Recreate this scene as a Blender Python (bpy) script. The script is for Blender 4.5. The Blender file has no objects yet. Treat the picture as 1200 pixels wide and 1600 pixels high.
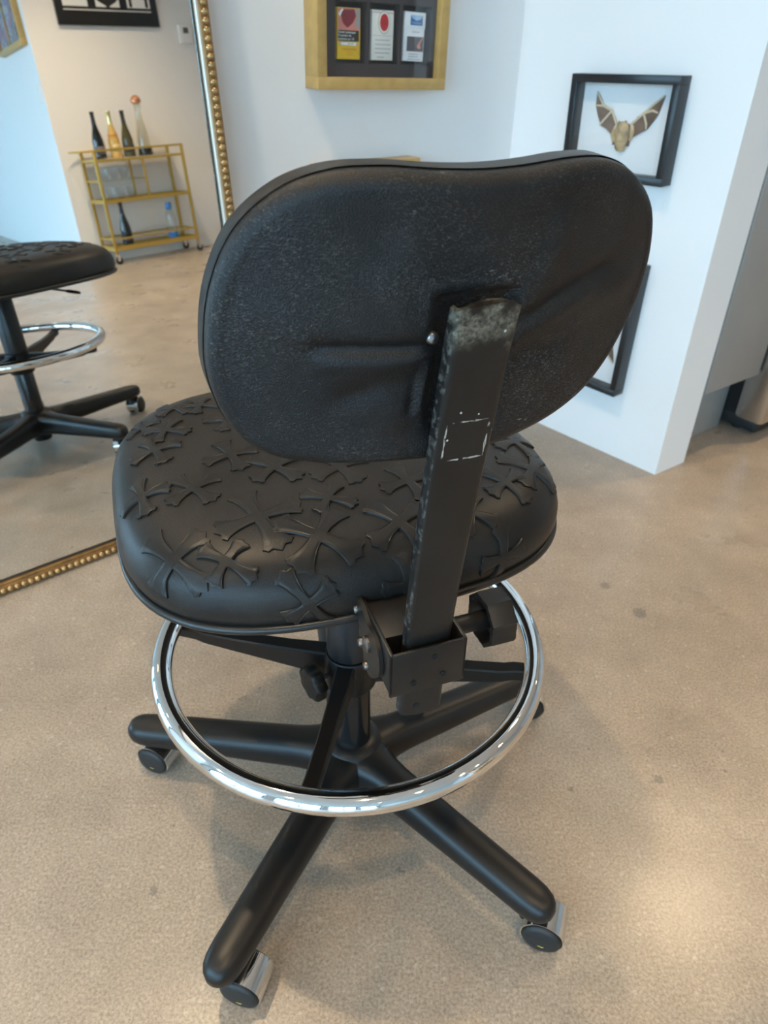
import bpy, bmesh, math, random
from mathutils import Vector, Matrix
from mathutils.geometry import tessellate_polygon
PI = math.pi
rad = math.radians
random.seed(7)
scene = bpy.context.scene
col = scene.collection

# ------------------------------------------------------------------ materials
def newmat(name):
    m = bpy.data.materials.new(name); m.use_nodes = True
    nt = m.node_tree
    return m, nt, nt.nodes['Principled BSDF']

def pmat(name, color, rough=.5, metal=0., spec=.5, bump=0., bscale=200., bdist=.0005, coat=0., detail=3., var=0., vscale=8.):
    m, nt, b = newmat(name)
    b.inputs['Base Color'].default_value = (*color, 1)
    b.inputs['Roughness'].default_value = rough
    b.inputs['Metallic'].default_value = metal
    b.inputs['Specular IOR Level'].default_value = spec
    b.inputs['Coat Weight'].default_value = coat
    tc = nt.nodes.new('ShaderNodeTexCoord')
    if bump > 0:
        n = nt.nodes.new('ShaderNodeTexNoise'); n.inputs['Scale'].default_value = bscale; n.inputs['Detail'].default_value = detail
        nt.links.new(tc.outputs['Object'], n.inputs['Vector'])
        bp = nt.nodes.new('ShaderNodeBump'); bp.inputs['Strength'].default_value = bump; bp.inputs['Distance'].default_value = bdist
        nt.links.new(n.outputs['Fac'], bp.inputs['Height']); nt.links.new(bp.outputs['Normal'], b.inputs['Normal'])
    if var > 0:
        n = nt.nodes.new('ShaderNodeTexNoise'); n.inputs['Scale'].default_value = vscale; n.inputs['Detail'].default_value = 5
        nt.links.new(tc.outputs['Object'], n.inputs['Vector'])
        r = nt.nodes.new('ShaderNodeValToRGB')
        r.color_ramp.elements[0].position = .3; r.color_ramp.elements[1].position = .7
        r.color_ramp.elements[0].color = (*[c*(1-var) for c in color], 1)
        r.color_ramp.elements[1].color = (*[min(1, c*(1+var)) for c in color], 1)
        nt.links.new(n.outputs['Fac'], r.inputs['Fac']); nt.links.new(r.outputs['Color'], b.inputs['Base Color'])
    return m

def mixrgb(nt, fac, a, b, mode='MIX'):
    x = nt.nodes.new('ShaderNodeMix'); x.data_type = 'RGBA'; x.blend_type = mode
    for sock, v in ((x.inputs[0], fac), (x.inputs[6], a), (x.inputs[7], b)):
        if hasattr(v, 'links'): nt.links.new(v, sock)
        else: sock.default_value = v if not isinstance(v, tuple) else (*v, 1)
    return x.outputs[2]

def noise(nt, vec, scale, detail=4., rough=.5):
    n = nt.nodes.new('ShaderNodeTexNoise'); n.inputs['Scale'].default_value = scale
    n.inputs['Detail'].default_value = detail; n.inputs['Roughness'].default_value = rough
    nt.links.new(vec, n.inputs['Vector']); return n.outputs['Fac']

def ramp(nt, fac, p0, p1, c0=(0, 0, 0), c1=(1, 1, 1)):
    r = nt.nodes.new('ShaderNodeValToRGB')
    r.color_ramp.elements[0].position = p0; r.color_ramp.elements[1].position = p1
    r.color_ramp.elements[0].color = (*c0, 1); r.color_ramp.elements[1].color = (*c1, 1)
    nt.links.new(fac, r.inputs['Fac']); return r.outputs['Color']

def math_n(nt, op, a, b=None, c=None):
    n = nt.nodes.new('ShaderNodeMath'); n.operation = op
    for i, v in enumerate((a, b, c)):
        if v is None: continue
        if hasattr(v, 'links'): nt.links.new(v, n.inputs[i])
        else: n.inputs[i].default_value = v
    return n.outputs[0]

MARKS = [(.427, .681, .008), (.462, 1.144, .010), (.51, 1.06, .014), (.094, .626, .012), (.109, .611, .009), (.197, .436, .007), (.29, .66, .004), (.028, .532, .004), (-.30, .50, .005)]
def concrete():
    m, nt, b = newmat('polished concrete')
    tc = nt.nodes.new('ShaderNodeTexCoord'); v = tc.outputs['Object']
    big = ramp(nt, noise(nt, v, 1.7, 6, .6), .32, .70, (.300, .252, .208), (.412, .352, .296))
    mid = ramp(nt, noise(nt, v, 9, 6, .65), .3, .75, (.80, .79, .78), (1.1, 1.09, 1.07))
    c = mixrgb(nt, 1., big, mid, 'MULTIPLY')
    fine = ramp(nt, noise(nt, v, 260, 3, .7), .30, .72, (.60, .585, .57), (1.36, 1.33, 1.28))
    c = mixrgb(nt, 1., c, fine, 'MULTIPLY')
    # scattered dark pits and pale aggregate
    vo = nt.nodes.new('ShaderNodeTexVoronoi'); vo.inputs['Scale'].default_value = 24; nt.links.new(v, vo.inputs['Vector'])
    sx = nt.nodes.new('ShaderNodeSeparateColor'); nt.links.new(vo.outputs['Color'], sx.inputs[0])
    sel = math_n(nt, 'GREATER_THAN', sx.outputs[0], .80)
    dist = math_n(nt, 'ADD', vo.outputs['Distance'], math_n(nt, 'MULTIPLY', noise(nt, v, 120, 2), .12))
    spot = math_n(nt, 'MULTIPLY', math_n(nt, 'LESS_THAN', dist, .115), sel)
    c = mixrgb(nt, math_n(nt, 'MULTIPLY', spot, .65), c, (.10, .085, .07))
    vo2 = nt.nodes.new('ShaderNodeTexVoronoi'); vo2.inputs['Scale'].default_value = 75; nt.links.new(v, vo2.inputs['Vector'])
    sx2 = nt.nodes.new('ShaderNodeSeparateColor'); nt.links.new(vo2.outputs['Color'], sx2.inputs[0])
    sel2 = math_n(nt, 'GREATER_THAN', sx2.outputs[1], .82)
    spot2 = math_n(nt, 'MULTIPLY', math_n(nt, 'LESS_THAN', vo2.outputs['Distance'], .22), sel2)
    c = mixrgb(nt, math_n(nt, 'MULTIPLY', spot2, .22), c, (.62, .55, .47))
    # faint larger grey stains
    st = ramp(nt, noise(nt, v, 3.3, 7, .7), .60, .74)
    c = mixrgb(nt, math_n(nt, 'MULTIPLY', st, .12), c, (.24, .215, .19))
    # individual dark marks
    wob = nt.nodes.new('ShaderNodeMapping'); nt.links.new(v, wob.inputs['Vector'])
    jag = math_n(nt, 'MULTIPLY', math_n(nt, 'SUBTRACT', noise(nt, v, 140, 3, .7), .5), .030)
    for x, y, r in MARKS:
        d = nt.nodes.new('ShaderNodeVectorMath'); d.operation = 'DISTANCE'; nt.links.new(v, d.inputs[0]); d.inputs[1].default_value = (x, y, 0)
        hit = math_n(nt, 'LESS_THAN', math_n(nt, 'ADD', d.outputs['Value'], jag), r)
        c = mixrgb(nt, math_n(nt, 'MULTIPLY', hit, .55), c, (.105, .10, .09))
    nt.links.new(c, b.inputs['Base Color'])
    r = ramp(nt, noise(nt, v, 5, 5), .3, .7, (.25, .25, .25), (.37, .37, .37))
    nt.links.new(r, b.inputs['Roughness'])
    b.inputs['Specular IOR Level'].default_value = .55
    bp = nt.nodes.new('ShaderNodeBump'); bp.inputs['Strength'].default_value = .12; bp.inputs['Distance'].default_value = .0006
    nt.links.new(noise(nt, v, 300, 3), bp.inputs['Height']); nt.links.new(bp.outputs['Normal'], b.inputs['Normal'])
    return m

def leather(name, c0, c1, rough, bs=420, bstr=.35, scratch=0., bd=.0004):
    m, nt, b = newmat(name)
    tc = nt.nodes.new('ShaderNodeTexCoord'); v = tc.outputs['Object']
    c = ramp(nt, noise(nt, v, 14, 6, .6), .35, .7, c0, c1)
    vo = nt.nodes.new('ShaderNodeTexVoronoi'); vo.inputs['Scale'].default_value = bs; nt.links.new(v, vo.inputs['Vector'])
    h = math_n(nt, 'ADD', math_n(nt, 'MULTIPLY', vo.outputs['Distance'], .7), noise(nt, v, bs*1.7, 3))
    if scratch > 0:
        # grey scuffing, denser in bands, plus a few short white nicks
        sc = nt.nodes.new('ShaderNodeMapping'); sc.inputs['Scale'].default_value = (1, 1, 2.2); nt.links.new(v, sc.inputs['Vector'])
        s1 = ramp(nt, noise(nt, sc.outputs[0], 420, 4, .75), .53, .68)
        s2 = ramp(nt, noise(nt, v, 9, 4, .6), .42, .66)
        f = math_n(nt, 'MULTIPLY', s1, s2)
        c = mixrgb(nt, math_n(nt, 'MULTIPLY', f, scratch), c, (.12, .118, .115))
        sm = nt.nodes.new('ShaderNodeMapping'); sm.inputs['Scale'].default_value = (70, 70, 260); sm.inputs['Rotation'].default_value = (0, .8, 0)
        nt.links.new(v, sm.inputs['Vector'])
        s3 = ramp(nt, noise(nt, sm.outputs[0], 1., 2, .5), .715, .75)
        s4 = ramp(nt, noise(nt, v, 16, 2), .52, .60)
        c = mixrgb(nt, math_n(nt, 'MULTIPLY', math_n(nt, 'MULTIPLY', s3, s4), scratch*.8), c, (.32, .31, .29))
    nt.links.new(c, b.inputs['Base Color'])
    b.inputs['Roughness'].default_value = rough; b.inputs['Specular IOR Level'].default_value = .30
    bp = nt.nodes.new('ShaderNodeBump'); bp.inputs['Strength'].default_value = bstr; bp.inputs['Distance'].default_value = bd
    nt.links.new(h, bp.inputs['Height']); nt.links.new(bp.outputs['Normal'], b.inputs['Normal'])
    return m

def bar_paint():
    m, nt, b = newmat('worn black enamel')
    tc = nt.nodes.new('ShaderNodeTexCoord'); v = tc.outputs['Object']
    sp = nt.nodes.new('ShaderNodeSeparateXYZ'); nt.links.new(v, sp.inputs[0])
    x = math_n(nt, 'DIVIDE', sp.outputs[0], .955); z = math_n(nt, 'DIVIDE', sp.outputs[2], .955)
    c = ramp(nt, noise(nt, v, 20, 5), .3, .7, (.007, .0064, .006), (.012, .011, .0105))
    # paint rubbed thin at the top end
    zt = ramp(nt, math_n(nt, 'ADD', z, math_n(nt, 'MULTIPLY', math_n(nt, 'SUBTRACT', noise(nt, v, 45, 5, .7), .5), .05)), .781, .793)
    pat = math_n(nt, 'MULTIPLY', ramp(nt, noise(nt, v, 420, 3, .7), .30, .62), ramp(nt, noise(nt, v, 75, 4, .6), .38, .56))
    c = mixrgb(nt, math_n(nt, 'MULTIPLY', zt, math_n(nt, 'MULTIPLY', pat, .85)), c, (.20, .185, .14))
    # bare metal along the side edges
    ax = math_n(nt, 'ABSOLUTE', x)
    eg = math_n(nt, 'GREATER_THAN', ax, .0214)
    en = ramp(nt, noise(nt, v, 150, 4, .75), .53, .60)
    c = mixrgb(nt, math_n(nt, 'MULTIPLY', math_n(nt, 'MULTIPLY', eg, en), .32), c, (.22, .21, .19))
    # outline left by an old sticker
    dx = math_n(nt, 'SUBTRACT', math_n(nt, 'ABSOLUTE', math_n(nt, 'ADD', x, -.0005)), .0165)
    dz = math_n(nt, 'SUBTRACT', math_n(nt, 'ABSOLUTE', math_n(nt, 'ADD', z, -.708)), .0165)
    dd = math_n(nt, 'ABSOLUTE', math_n(nt, 'MAXIMUM', dx, dz))
    dd = math_n(nt, 'ADD', dd, math_n(nt, 'MULTIPLY', math_n(nt, 'SUBTRACT', noise(nt, v, 110, 3), .5), .0042))
    ln = math_n(nt, 'LESS_THAN', math_n(nt, 'ABSOLUTE', dd), .00042)
    ln = math_n(nt, 'MULTIPLY', ln, ramp(nt, noise(nt, v, 160, 2), .40, .52))
    c = mixrgb(nt, math_n(nt, 'MULTIPLY', ln, .9), c, (.42, .40, .36))
    # white chips and hairline scratches
    vo = nt.nodes.new('ShaderNodeTexVoronoi'); vo.inputs['Scale'].default_value = 150; nt.links.new(v, vo.inputs['Vector'])
    sx = nt.nodes.new('ShaderNodeSeparateColor'); nt.links.new(vo.outputs['Color'], sx.inputs[0])
    chip = math_n(nt, 'MULTIPLY', math_n(nt, 'LESS_THAN', vo.outputs['Distance'], .12), math_n(nt, 'GREATER_THAN', sx.outputs[0], .93))
    c = mixrgb(nt, chip, c, (.5, .49, .46))
    sm = nt.nodes.new('ShaderNodeMapping'); sm.inputs['Scale'].default_value = (45, 45, 400); sm.inputs['Rotation'].default_value = (0, .25, 0)
    nt.links.new(v, sm.inputs['Vector'])
    hs = ramp(nt, noise(nt, sm.outputs[0], 1., 2), .74, .78)
    c = mixrgb(nt, math_n(nt, 'MULTIPLY', hs, .35), c, (.2, .19, .18))
    nt.links.new(c, b.inputs['Base Color'])
    b.inputs['Roughness'].default_value = .40; b.inputs['Specular IOR Level'].default_value = .34
    bp = nt.nodes.new('ShaderNodeBump'); bp.inputs['Strength'].default_value = .15; bp.inputs['Distance'].default_value = .0003
    nt.links.new(noise(nt, v, 500, 3), bp.inputs['Height']); nt.links.new(bp.outputs['Normal'], b.inputs['Normal'])
    return m

def glass_mat(name, tint=(1, 1, 1), gloss=.06, rough=.02):
    m = bpy.data.materials.new(name); m.use_nodes = True; nt = m.node_tree
    for n in list(nt.nodes): nt.nodes.remove(n)
    o = nt.nodes.new('ShaderNodeOutputMaterial'); mx = nt.nodes.new('ShaderNodeMixShader')
    t = nt.nodes.new('ShaderNodeBsdfTransparent'); g = nt.nodes.new('ShaderNodeBsdfGlossy')
    t.inputs['Color'].default_value = (*tint, 1); g.inputs['Roughness'].default_value = rough
    mx.inputs[0].default_value = gloss
    nt.links.new(t.outputs[0], mx.inputs[1]); nt.links.new(g.outputs[0], mx.inputs[2]); nt.links.new(mx.outputs[0], o.inputs['Surface'])
    return m

def emis(name, color, s):
    m = bpy.data.materials.new(name); m.use_nodes = True; nt = m.node_tree
    b = nt.nodes['Principled BSDF']; b.inputs['Base Color'].default_value = (.9, .9, .9, 1)
    b.inputs['Emission Color'].default_value = (*color, 1); b.inputs['Emission Strength'].default_value = s
    return m

def picture_mat(name, palette, scale):
    m, nt, b = newmat(name)
    tc = nt.nodes.new('ShaderNodeTexCoord')
    n = noise(nt, tc.outputs['Object'], scale, 3, .6)
    r = nt.nodes.new('ShaderNodeValToRGB'); r.color_ramp.interpolation = 'CONSTANT'
    els = r.color_ramp.elements
    while len(els) < len(palette): els.new(.5)
    for i, c in enumerate(palette):
        els[i].position = .30 + .42*i/len(palette) if i else 0.; els[i].color = (*c, 1)
    nt.links.new(n, r.inputs['Fac']); nt.links.new(r.outputs['Color'], b.inputs['Base Color'])
    b.inputs['Roughness'].default_value = .3
    return m

M = {}
M['concrete'] = concrete()
M['wall'] = pmat('white wall paint', (.80, .79, .775), .55, bump=.08, bscale=180, bdist=.0006)
M['ceiling'] = pmat('ceiling paint', (.82, .81, .79), .7)
M['seat'] = leather('black seat leather', (.012, .0105, .0095), (.021, .0185, .0165), .41, 520, .28)
M['patch'] = leather('black patch leather', (.011, .0098, .009), (.020, .0175, .0155), .38, 520, .25)
M['back'] = leather('scuffed black vinyl', (.005, .005, .0055), (.010, .0098, .010), .37, 820, .8, 1., .0005)
M['welt'] = pmat('black leather welt', (.012, .011, .0105), .34, bump=.2, bscale=400)
M['plastic'] = pmat('matt black nylon', (.009, .0082, .0078), .38, spec=.36, bump=.12, bscale=900, bdist=.0002)
M['gloss_black'] = pmat('gloss black tube', (.008, .008, .008), .16)
M['sleeve'] = pmat('satin black sleeve', (.012, .013, .015), .38)
M['enamel'] = pmat('black enamel', (.009, .0082, .0078), .40, spec=.36, bump=.1, bscale=500, bdist=.0003, var=.25, vscale=40)
M['bar'] = bar_paint()
M['hole'] = pmat('dark hole', (.002, .002, .002), .9)
M['chrome'] = pmat('chrome', (.80, .80, .80), .045, 1.)
M['steelbolt'] = pmat('dull bolt steel', (.18, .16, .145), .38, 1.)
M['rivet'] = pmat('zinc rivet', (.45, .46, .48), .3, 1.)
M['yellowmark'] = pmat('yellow print', (.50, .46, .08), .5)
M['gold'] = pmat('gilt wood', (.56, .36, .125), .40, .30, bump=.15, bscale=160, bdist=.0004, var=.10, vscale=45)
M['goldbead'] = pmat('gilt beading', (.42, .26, .11), .34, .65, var=.3, vscale=60)
M['goldbrown'] = pmat('bronze gilt', (.30, .165, .06), .38, .55, var=.3, vscale=50)
M['silverleaf'] = pmat('silver leaf strip', (.66, .62, .53), .35, .35)
M['darkedge'] = pmat('bevelled mirror edge', (.09, .088, .075), .15, .6)
M['mirror'] = pmat('silvered glass', (.86, .875, .865), .0, 1.)
M['brass'] = pmat('brushed brass', (.60, .42, .10), .34, .75)
M['blackframe'] = pmat('black frame', (.012, .012, .013), .32)
M['mat_dark'] = pmat('charcoal mat board', (.030, .025, .028), .8)
M['recess'] = pmat('black recess', (.008, .007, .008), .8)
M['white_mat'] = pmat('white backing board', (.80, .80, .79), .8)
M['glass'] = glass_mat('frame glass', (1, 1, 1), .045)
M['wglass'] = glass_mat('window glass', (.97, .99, 1), .05)
M['clear'] = glass_mat('clear drinking glass', (.965, .97, .97), .035)
M['shelfglass'] = glass_mat('shelf glass', (.90, .93, .93), .10)
M['marble'] = pmat('white marble', (.78, .76, .73), .25, var=.08, vscale=12)
M['bottleblack'] = pmat('black bottle glass', (.006, .007, .006), .06, coat=.5)
M['bottleolive'] = pmat('olive bottle glass', (.055, .048, .010), .07, coat=.5)
M['bottlegold'] = pmat('pale golden wine', (.56, .37, .10), .10, coat=.5)
M['foilblack'] = pmat('black foil', (.012, .011, .010), .4)
M['foilgold'] = pmat('gold foil', (.78, .64, .30), .25, .8)
M['orange'] = pmat('orange label', (.50, .20, .05), .45)
M['paper'] = pmat('white label paper', (.80, .80, .78), .6)
M['copper'] = pmat('copper stopper', (.70, .30, .16), .22, .85)
M['decanter'] = glass_mat('decanter crystal', (.94, .935, .89), .07)
M['blue'] = pmat('blue plastic', (.035, .19, .52), .3)
M['rubber'] = pmat('black rubber', (.012, .012, .012), .55)
M['white_plastic'] = pmat('white plastic', (.80, .80, .78), .4)
M['screen'] = pmat('grey display', (.10, .105, .10), .25)
M['cabinet'] = pmat('taupe grey cabinet lacquer', (.275, .255, .232), .32)
M['toe'] = pmat('grey toe kick', (.30, .285, .262), .35)
M['drawer'] = pmat('pale drawer front', (.60, .61, .62), .35)
M['steel'] = pmat('brushed stainless steel', (.62, .60, .58), .26, 1., bump=.1, bscale=90)
M['counter'] = pmat('pale stone counter', (.62, .60, .57), .25, var=.1, vscale=20)
M['fur'] = pmat('tan fur', (.50, .35, .19), .95, bump=.8, bscale=400, bdist=.002, var=.45, vscale=50)
M['membrane'] = pmat('brown wing membrane', (.17, .105, .070), .75, bump=.4, bscale=160, bdist=.0006, var=.25, vscale=60)
M['membrane2'] = pmat('dark brown wing membrane', (.115, .080, .062), .75, bump=.4, bscale=160, bdist=.0006, var=.25, vscale=60)
M['bone'] = pmat('pale wing bone', (.62, .50, .34), .7)
M['yellowpack'] = pmat('yellow card', (.80, .50, .018), .42)
M['cream'] = pmat('cream card', (.76, .74, .66), .45)
M['whitecard'] = pmat('white card', (.80, .82, .83), .42)
M['red'] = pmat('red print', (.52, .015, .022), .45)
M['darkred'] = pmat('dark red print', (.20, .012, .022), .45)
M['pinkprint'] = pmat('salmon print', (.62, .22, .17), .5)
M['black'] = pmat('black print', (.012, .012, .012), .5)
M['greyprint'] = pmat('grey print', (.30, .30, .30), .5)
M['slateprint'] = pmat('slate print', (.085, .08, .09), .5)
M['blueprint'] = pmat('blue print', (.035, .13, .36), .45)
M['lightblue'] = pmat('light blue print', (.35, .52, .70), .45)
M['orangeprint'] = pmat('orange print', (.55, .22, .015), .5)
M['greenprint'] = pmat('olive rim print', (.20, .19, .10), .5)
M['goldprint'] = pmat('gold print', (.55, .42, .18), .4)
M['lamp'] = emis('lamp glow', (1., .70, .36), 110)
M['alu'] = pmat('white lamp trim', (.75, .74, .72), .4)
M['winframe'] = pmat('dark window frame', (.04, .04, .042), .4)
M['art'] = picture_mat('colourful print', [(.03, .03, .035), (.12, .13, .15), (.40, .15, .19), (.10, .20, .32), (.40, .38, .36), (.05, .07, .06), (.03, .03, .03)], 7)
M['paving'] = pmat('outside paving', (.36, .36, .36), .8, var=.1)

# ------------------------------------------------------------------ object helpers
def link(o, parent=None):
    col.objects.link(o)
    if parent is not None: o.parent = parent
    return o

def tag(o, label=None, cat=None, group=None, kind=None):
    if label: o['label'] = label
    if cat: o['category'] = cat
    if group: o['group'] = group
    if kind: o['kind'] = kind
    return o

def empty(name, loc, rot=(0, 0, 0), label=None, cat=None, group=None, kind=None):
    o = bpy.data.objects.new(name, None); o.empty_display_size = .05
    o.location = loc; o.rotation_euler = rot
    link(o); return tag(o, label, cat, group, kind)

def obj(name, verts, faces, mats, parent=None, smooth=True, fm=None, sharp=40):
    me = bpy.data.meshes.new(name)
    me.from_pydata([tuple(v) for v in verts], [], faces)
    if not isinstance(mats, (list, tuple)): mats = [mats]
    for m in mats: me.materials.append(m)
    if fm:
        for p, i in zip(me.polygons, fm): p.material_index = i
    me.validate(); me.update()
    bm = bmesh.new(); bm.from_mesh(me); bmesh.ops.recalc_face_normals(bm, faces=bm.faces); bm.to_mesh(me); bm.free()
    if smooth:
        me.polygons.foreach_set('use_smooth', [True]*len(me.polygons))
        me.set_sharp_from_angle(angle=rad(sharp))
    return link(bpy.data.objects.new(name, me), parent)

class MB:
    """collects shapes that form one mesh"""
    def __init__(s): s.v = []; s.f = []; s.m = []; s.mi = 0
    def add(s, v, f, mtx=None):
        o = len(s.v)
        s.v += [tuple(mtx @ Vector(p)) if mtx is not None else tuple(p) for p in v]
        s.f += [tuple(i+o for i in q) for q in f]; s.m += [s.mi]*len(f); return s
    def box(s, a, b, bev=0., mtx=None, seg=2):
        bm = bmesh.new(); bmesh.ops.create_cube(bm, size=1)
        for v in bm.verts:
            v.co = Vector([(a[i]+b[i])/2 + v.co[i]*(b[i]-a[i]) for i in range(3)])
        if bev > 0: bmesh.ops.bevel(bm, geom=bm.edges[:], offset=bev, segments=seg, affect='EDGES', profile=.5)
        bm.verts.index_update()
        s.add([v.co.copy() for v in bm.verts], [[v.index for v in f.verts] for f in bm.faces], mtx); bm.free(); return s
    def lathe(s, prof, seg=32, mtx=None):
        v = []; f = []
        n = len(prof)
        for k in range(seg):
            a = 2*PI*k/seg
            for r, z in prof: v.append((r*math.cos(a), r*math.sin(a), z))
        for k in range(seg):
            k2 = (k+1) % seg
            for i in range(n-1):
                f.append((k*n+i, k2*n+i, k2*n+i+1, k*n+i+1))
        if prof[0][0] > 1e-6: f.append(tuple(k*n for k in range(seg))[::-1])
        if prof[-1][0] > 1e-6: f.append(tuple(k*n+n-1 for k in range(seg)))
        return s.add(v, f, mtx)
    def tube(s, pts, r, seg=12, closed=False, mtx=None, caps=True, sx=1., up=None):
        pts = [Vector(p) for p in pts]; n = len(pts)
        rr = r if isinstance(r, (list, tuple)) else [r]*n
        v = []; f = []
        ref = Vector(up) if up else Vector((0, 0, 1))
        pn = None
        for i, p in enumerate(pts):
            if closed: t = pts[(i+1) % n]-pts[i-1]
            else: t = pts[min(i+1, n-1)]-pts[max(i-1, 0)]
            t.normalize()
            if pn is None:
                q = ref if abs(t.dot(ref)) < .95 else Vector((1, 0, 0))
                pn = (q - t*q.dot(t)).normalized()
            else: pn = (pn - t*pn.dot(t)).normalized()
            bn = t.cross(pn)
            for k in range(seg):
                a = 2*PI*k/seg
                v.append(p + pn*(rr[i]*math.cos(a)) + bn*(rr[i]*sx*math.sin(a)))
        m = n if closed else n-1
        for i in range(m):
            j = (i+1) % n
            for k in range(seg):
                k2 = (k+1) % seg
                f.append((i*seg+k, i*seg+k2, j*seg+k2, j*seg+k))
        if not closed and caps:
            f.append(tuple(range(seg))[::-1]); f.append(tuple((n-1)*seg+k for k in range(seg)))
        return s.add(v, f, mtx)
    def prism(s, poly, h, mtx=None, base=0.):
        """polygon in XY extruded along Z from base to h"""
        n = len(poly)
        tri = tessellate_polygon([[Vector((p[0], p[1], 0)) for p in poly]])
        v = [(p[0], p[1], base) for p in poly]+[(p[0], p[1], h) for p in poly]
        f = [tuple(t)[::-1] for t in tri]+[tuple(i+n for i in t) for t in tri]
        f += [(i, (i+1) % n, (i+1) % n+n, i+n) for i in range(n)]
        return s.add(v, f, mtx)
    def build(s, name, mats, parent=None, smooth=True, sharp=40):
        return obj(name, s.v, s.f, mats, parent, smooth, s.m, sharp)

def box(name, a, b, mat, parent=None, bev=0., mtx=None):
    return MB().box(a, b, bev, mtx).build(name, mat, parent, smooth=bev > 0)

def catmull(pts, per=6, closed=True):
    out = []; n = len(pts)
    rng = range(n) if closed else range(n-1)
    for i in rng:
        if closed: p0, p1, p2, p3 = pts[i-1], pts[i], pts[(i+1) % n], pts[(i+2) % n]
        else: p0, p1, p2, p3 = pts[max(i-1, 0)], pts[i], pts[i+1], pts[min(i+2, n-1)]
        for k in range(per):
            t = k/per
            out.append(tuple(.5*((2*b)+(c-a)*t+(2*a-5*b+4*c-d)*t*t+(3*b-a-3*c+d)*t**3) for a, b, c, d in zip(p0, p1, p2, p3)))
    if not closed: out.append(tuple(pts[-1]))
    return out

def copy_tree(o, parent=None):
    c = o.copy(); col.objects.link(c)
    if parent is not None: c.parent = parent
    for ch in o.children: copy_tree(ch, c)
    return c

def text_mesh(name, body, size, loc, mat, parent, rx=90, align='CENTER', sx=1.):
    """lettering standing in a part's local XZ plane, facing -Y"""
    cu = bpy.data.curves.new(name, 'FONT'); cu.body = body; cu.size = size
    cu.align_x = align; cu.align_y = 'CENTER'; cu.extrude = .00012
    t = bpy.data.objects.new(name+'_curve', cu); col.objects.link(t)
    dg = bpy.context.evaluated_depsgraph_get(); dg.update()
    me = bpy.data.meshes.new_from_object(t.evaluated_get(dg))
    bpy.data.objects.remove(t); bpy.data.curves.remove(cu)
    me.transform(Matrix.Translation(loc) @ Matrix.Rotation(rad(rx), 4, 'X') @ Matrix.Diagonal((sx, 1, 1, 1)))
    me.materials.clear(); me.materials.append(mat)
    o = bpy.data.objects.new(name, me); return link(o, parent)

RZ = lambda a: Matrix.Rotation(a, 4, 'Z')
RX = lambda a: Matrix.Rotation(a, 4, 'X')
RY = lambda a: Matrix.Rotation(a, 4, 'Y')
T = lambda *p: Matrix.Translation(p)

# ------------------------------------------------------------------ the room
AZ = rad(35)                      # direction of the wall behind the chair
U = Vector((math.cos(AZ), math.sin(AZ), 0)); N = Vector((-math.sin(AZ), math.cos(AZ), 0))
COR = Vector((.316, 2.046, 0))    # inner corner of the two white walls
PIL = Vector((.706, 1.597, 0)); PIL2 = Vector((.805, 1.666, 0))
BZ = math.atan2((PIL-COR).y, (PIL-COR).x)         # along the wall with the bats
V = Vector((math.cos(BZ), math.sin(BZ), 0)); VN = Vector((math.sin(BZ), -math.cos(BZ), 0))   # VN faces the room
CH = 2.62
BC = Vector((3.34, -1.43, 0))   # outer corner of the far walls seen in the mirror
WIN_D = 5.2                       # window wall, parallel to the bat wall

def struct(o): o['kind'] = 'structure'; return o
def poly_prism(name, pts, z0, z1, mat):
    return struct(MB().prism([(p[0], p[1]) for p in pts], z1, base=z0).build(name, mat, None, smooth=False))

WL = COR + VN*WIN_D               # gold wall meets window wall (approx.)
WLp = COR - U*(WIN_D/abs(U.dot(VN)))
KB = .30                          # kitchen back wall distance behind the gold line
KR = COR + U*4.6                  # kitchen right end
B_END = BC + U*3.9
BLUE_END = BC + V*5.0
WB = BLUE_END - U*(WIN_D/abs(U.dot(VN)))
floor = poly_prism('floor', [WLp-U*.3+N*.5, KR+U*.3+N*.6, B_END+U*.3-N*.3, BLUE_END+U*.3-N*.4, WB-U*.3-N*.4], -.12, 0, M['concrete'])
ceil = poly_prism('ceiling', [WLp-U*.3+N*.5, KR+U*.3+N*.6, B_END+U*.3-N*.3, BLUE_END+U*.3-N*.4, WB-U*.3-N*.4], CH, CH+.12, M['ceiling'])
poly_prism('wall_back', [WLp, COR+U*.12, COR+U*.12+N*.12, WLp+N*.12], 0, CH, M['wall'])
pp = (PIL2-PIL)
poly_prism('wall_right', [COR, PIL, PIL2, COR+pp], 0, CH, M['wall'])
poly_prism('wall_kitchen', [COR+U*.05+N*KB, KR+N*KB, KR+N*(KB+.12), COR+U*.05+N*(KB+.12)], 0, CH, M['wall'])
poly_prism('wall_end', [KR+N*(KB+.12), B_END, B_END+U*.12, KR+N*(KB+.12)+U*.12], 0, CH, M['wall'])
poly_prism('wall_front', [BC, B_END, B_END-N*.12, BC+U*.12-N*.12], 0, CH, M['wall'])
poly_prism('wall_far', [BC, BC+U*.12-N*.12, BLUE_END+U*.12, BLUE_END], 0, CH, M['wall'])
poly_prism('wall_rear', [BLUE_END, WB, WB-N*.12, BLUE_END-N*.12], 0, CH, M['wall'])
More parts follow.
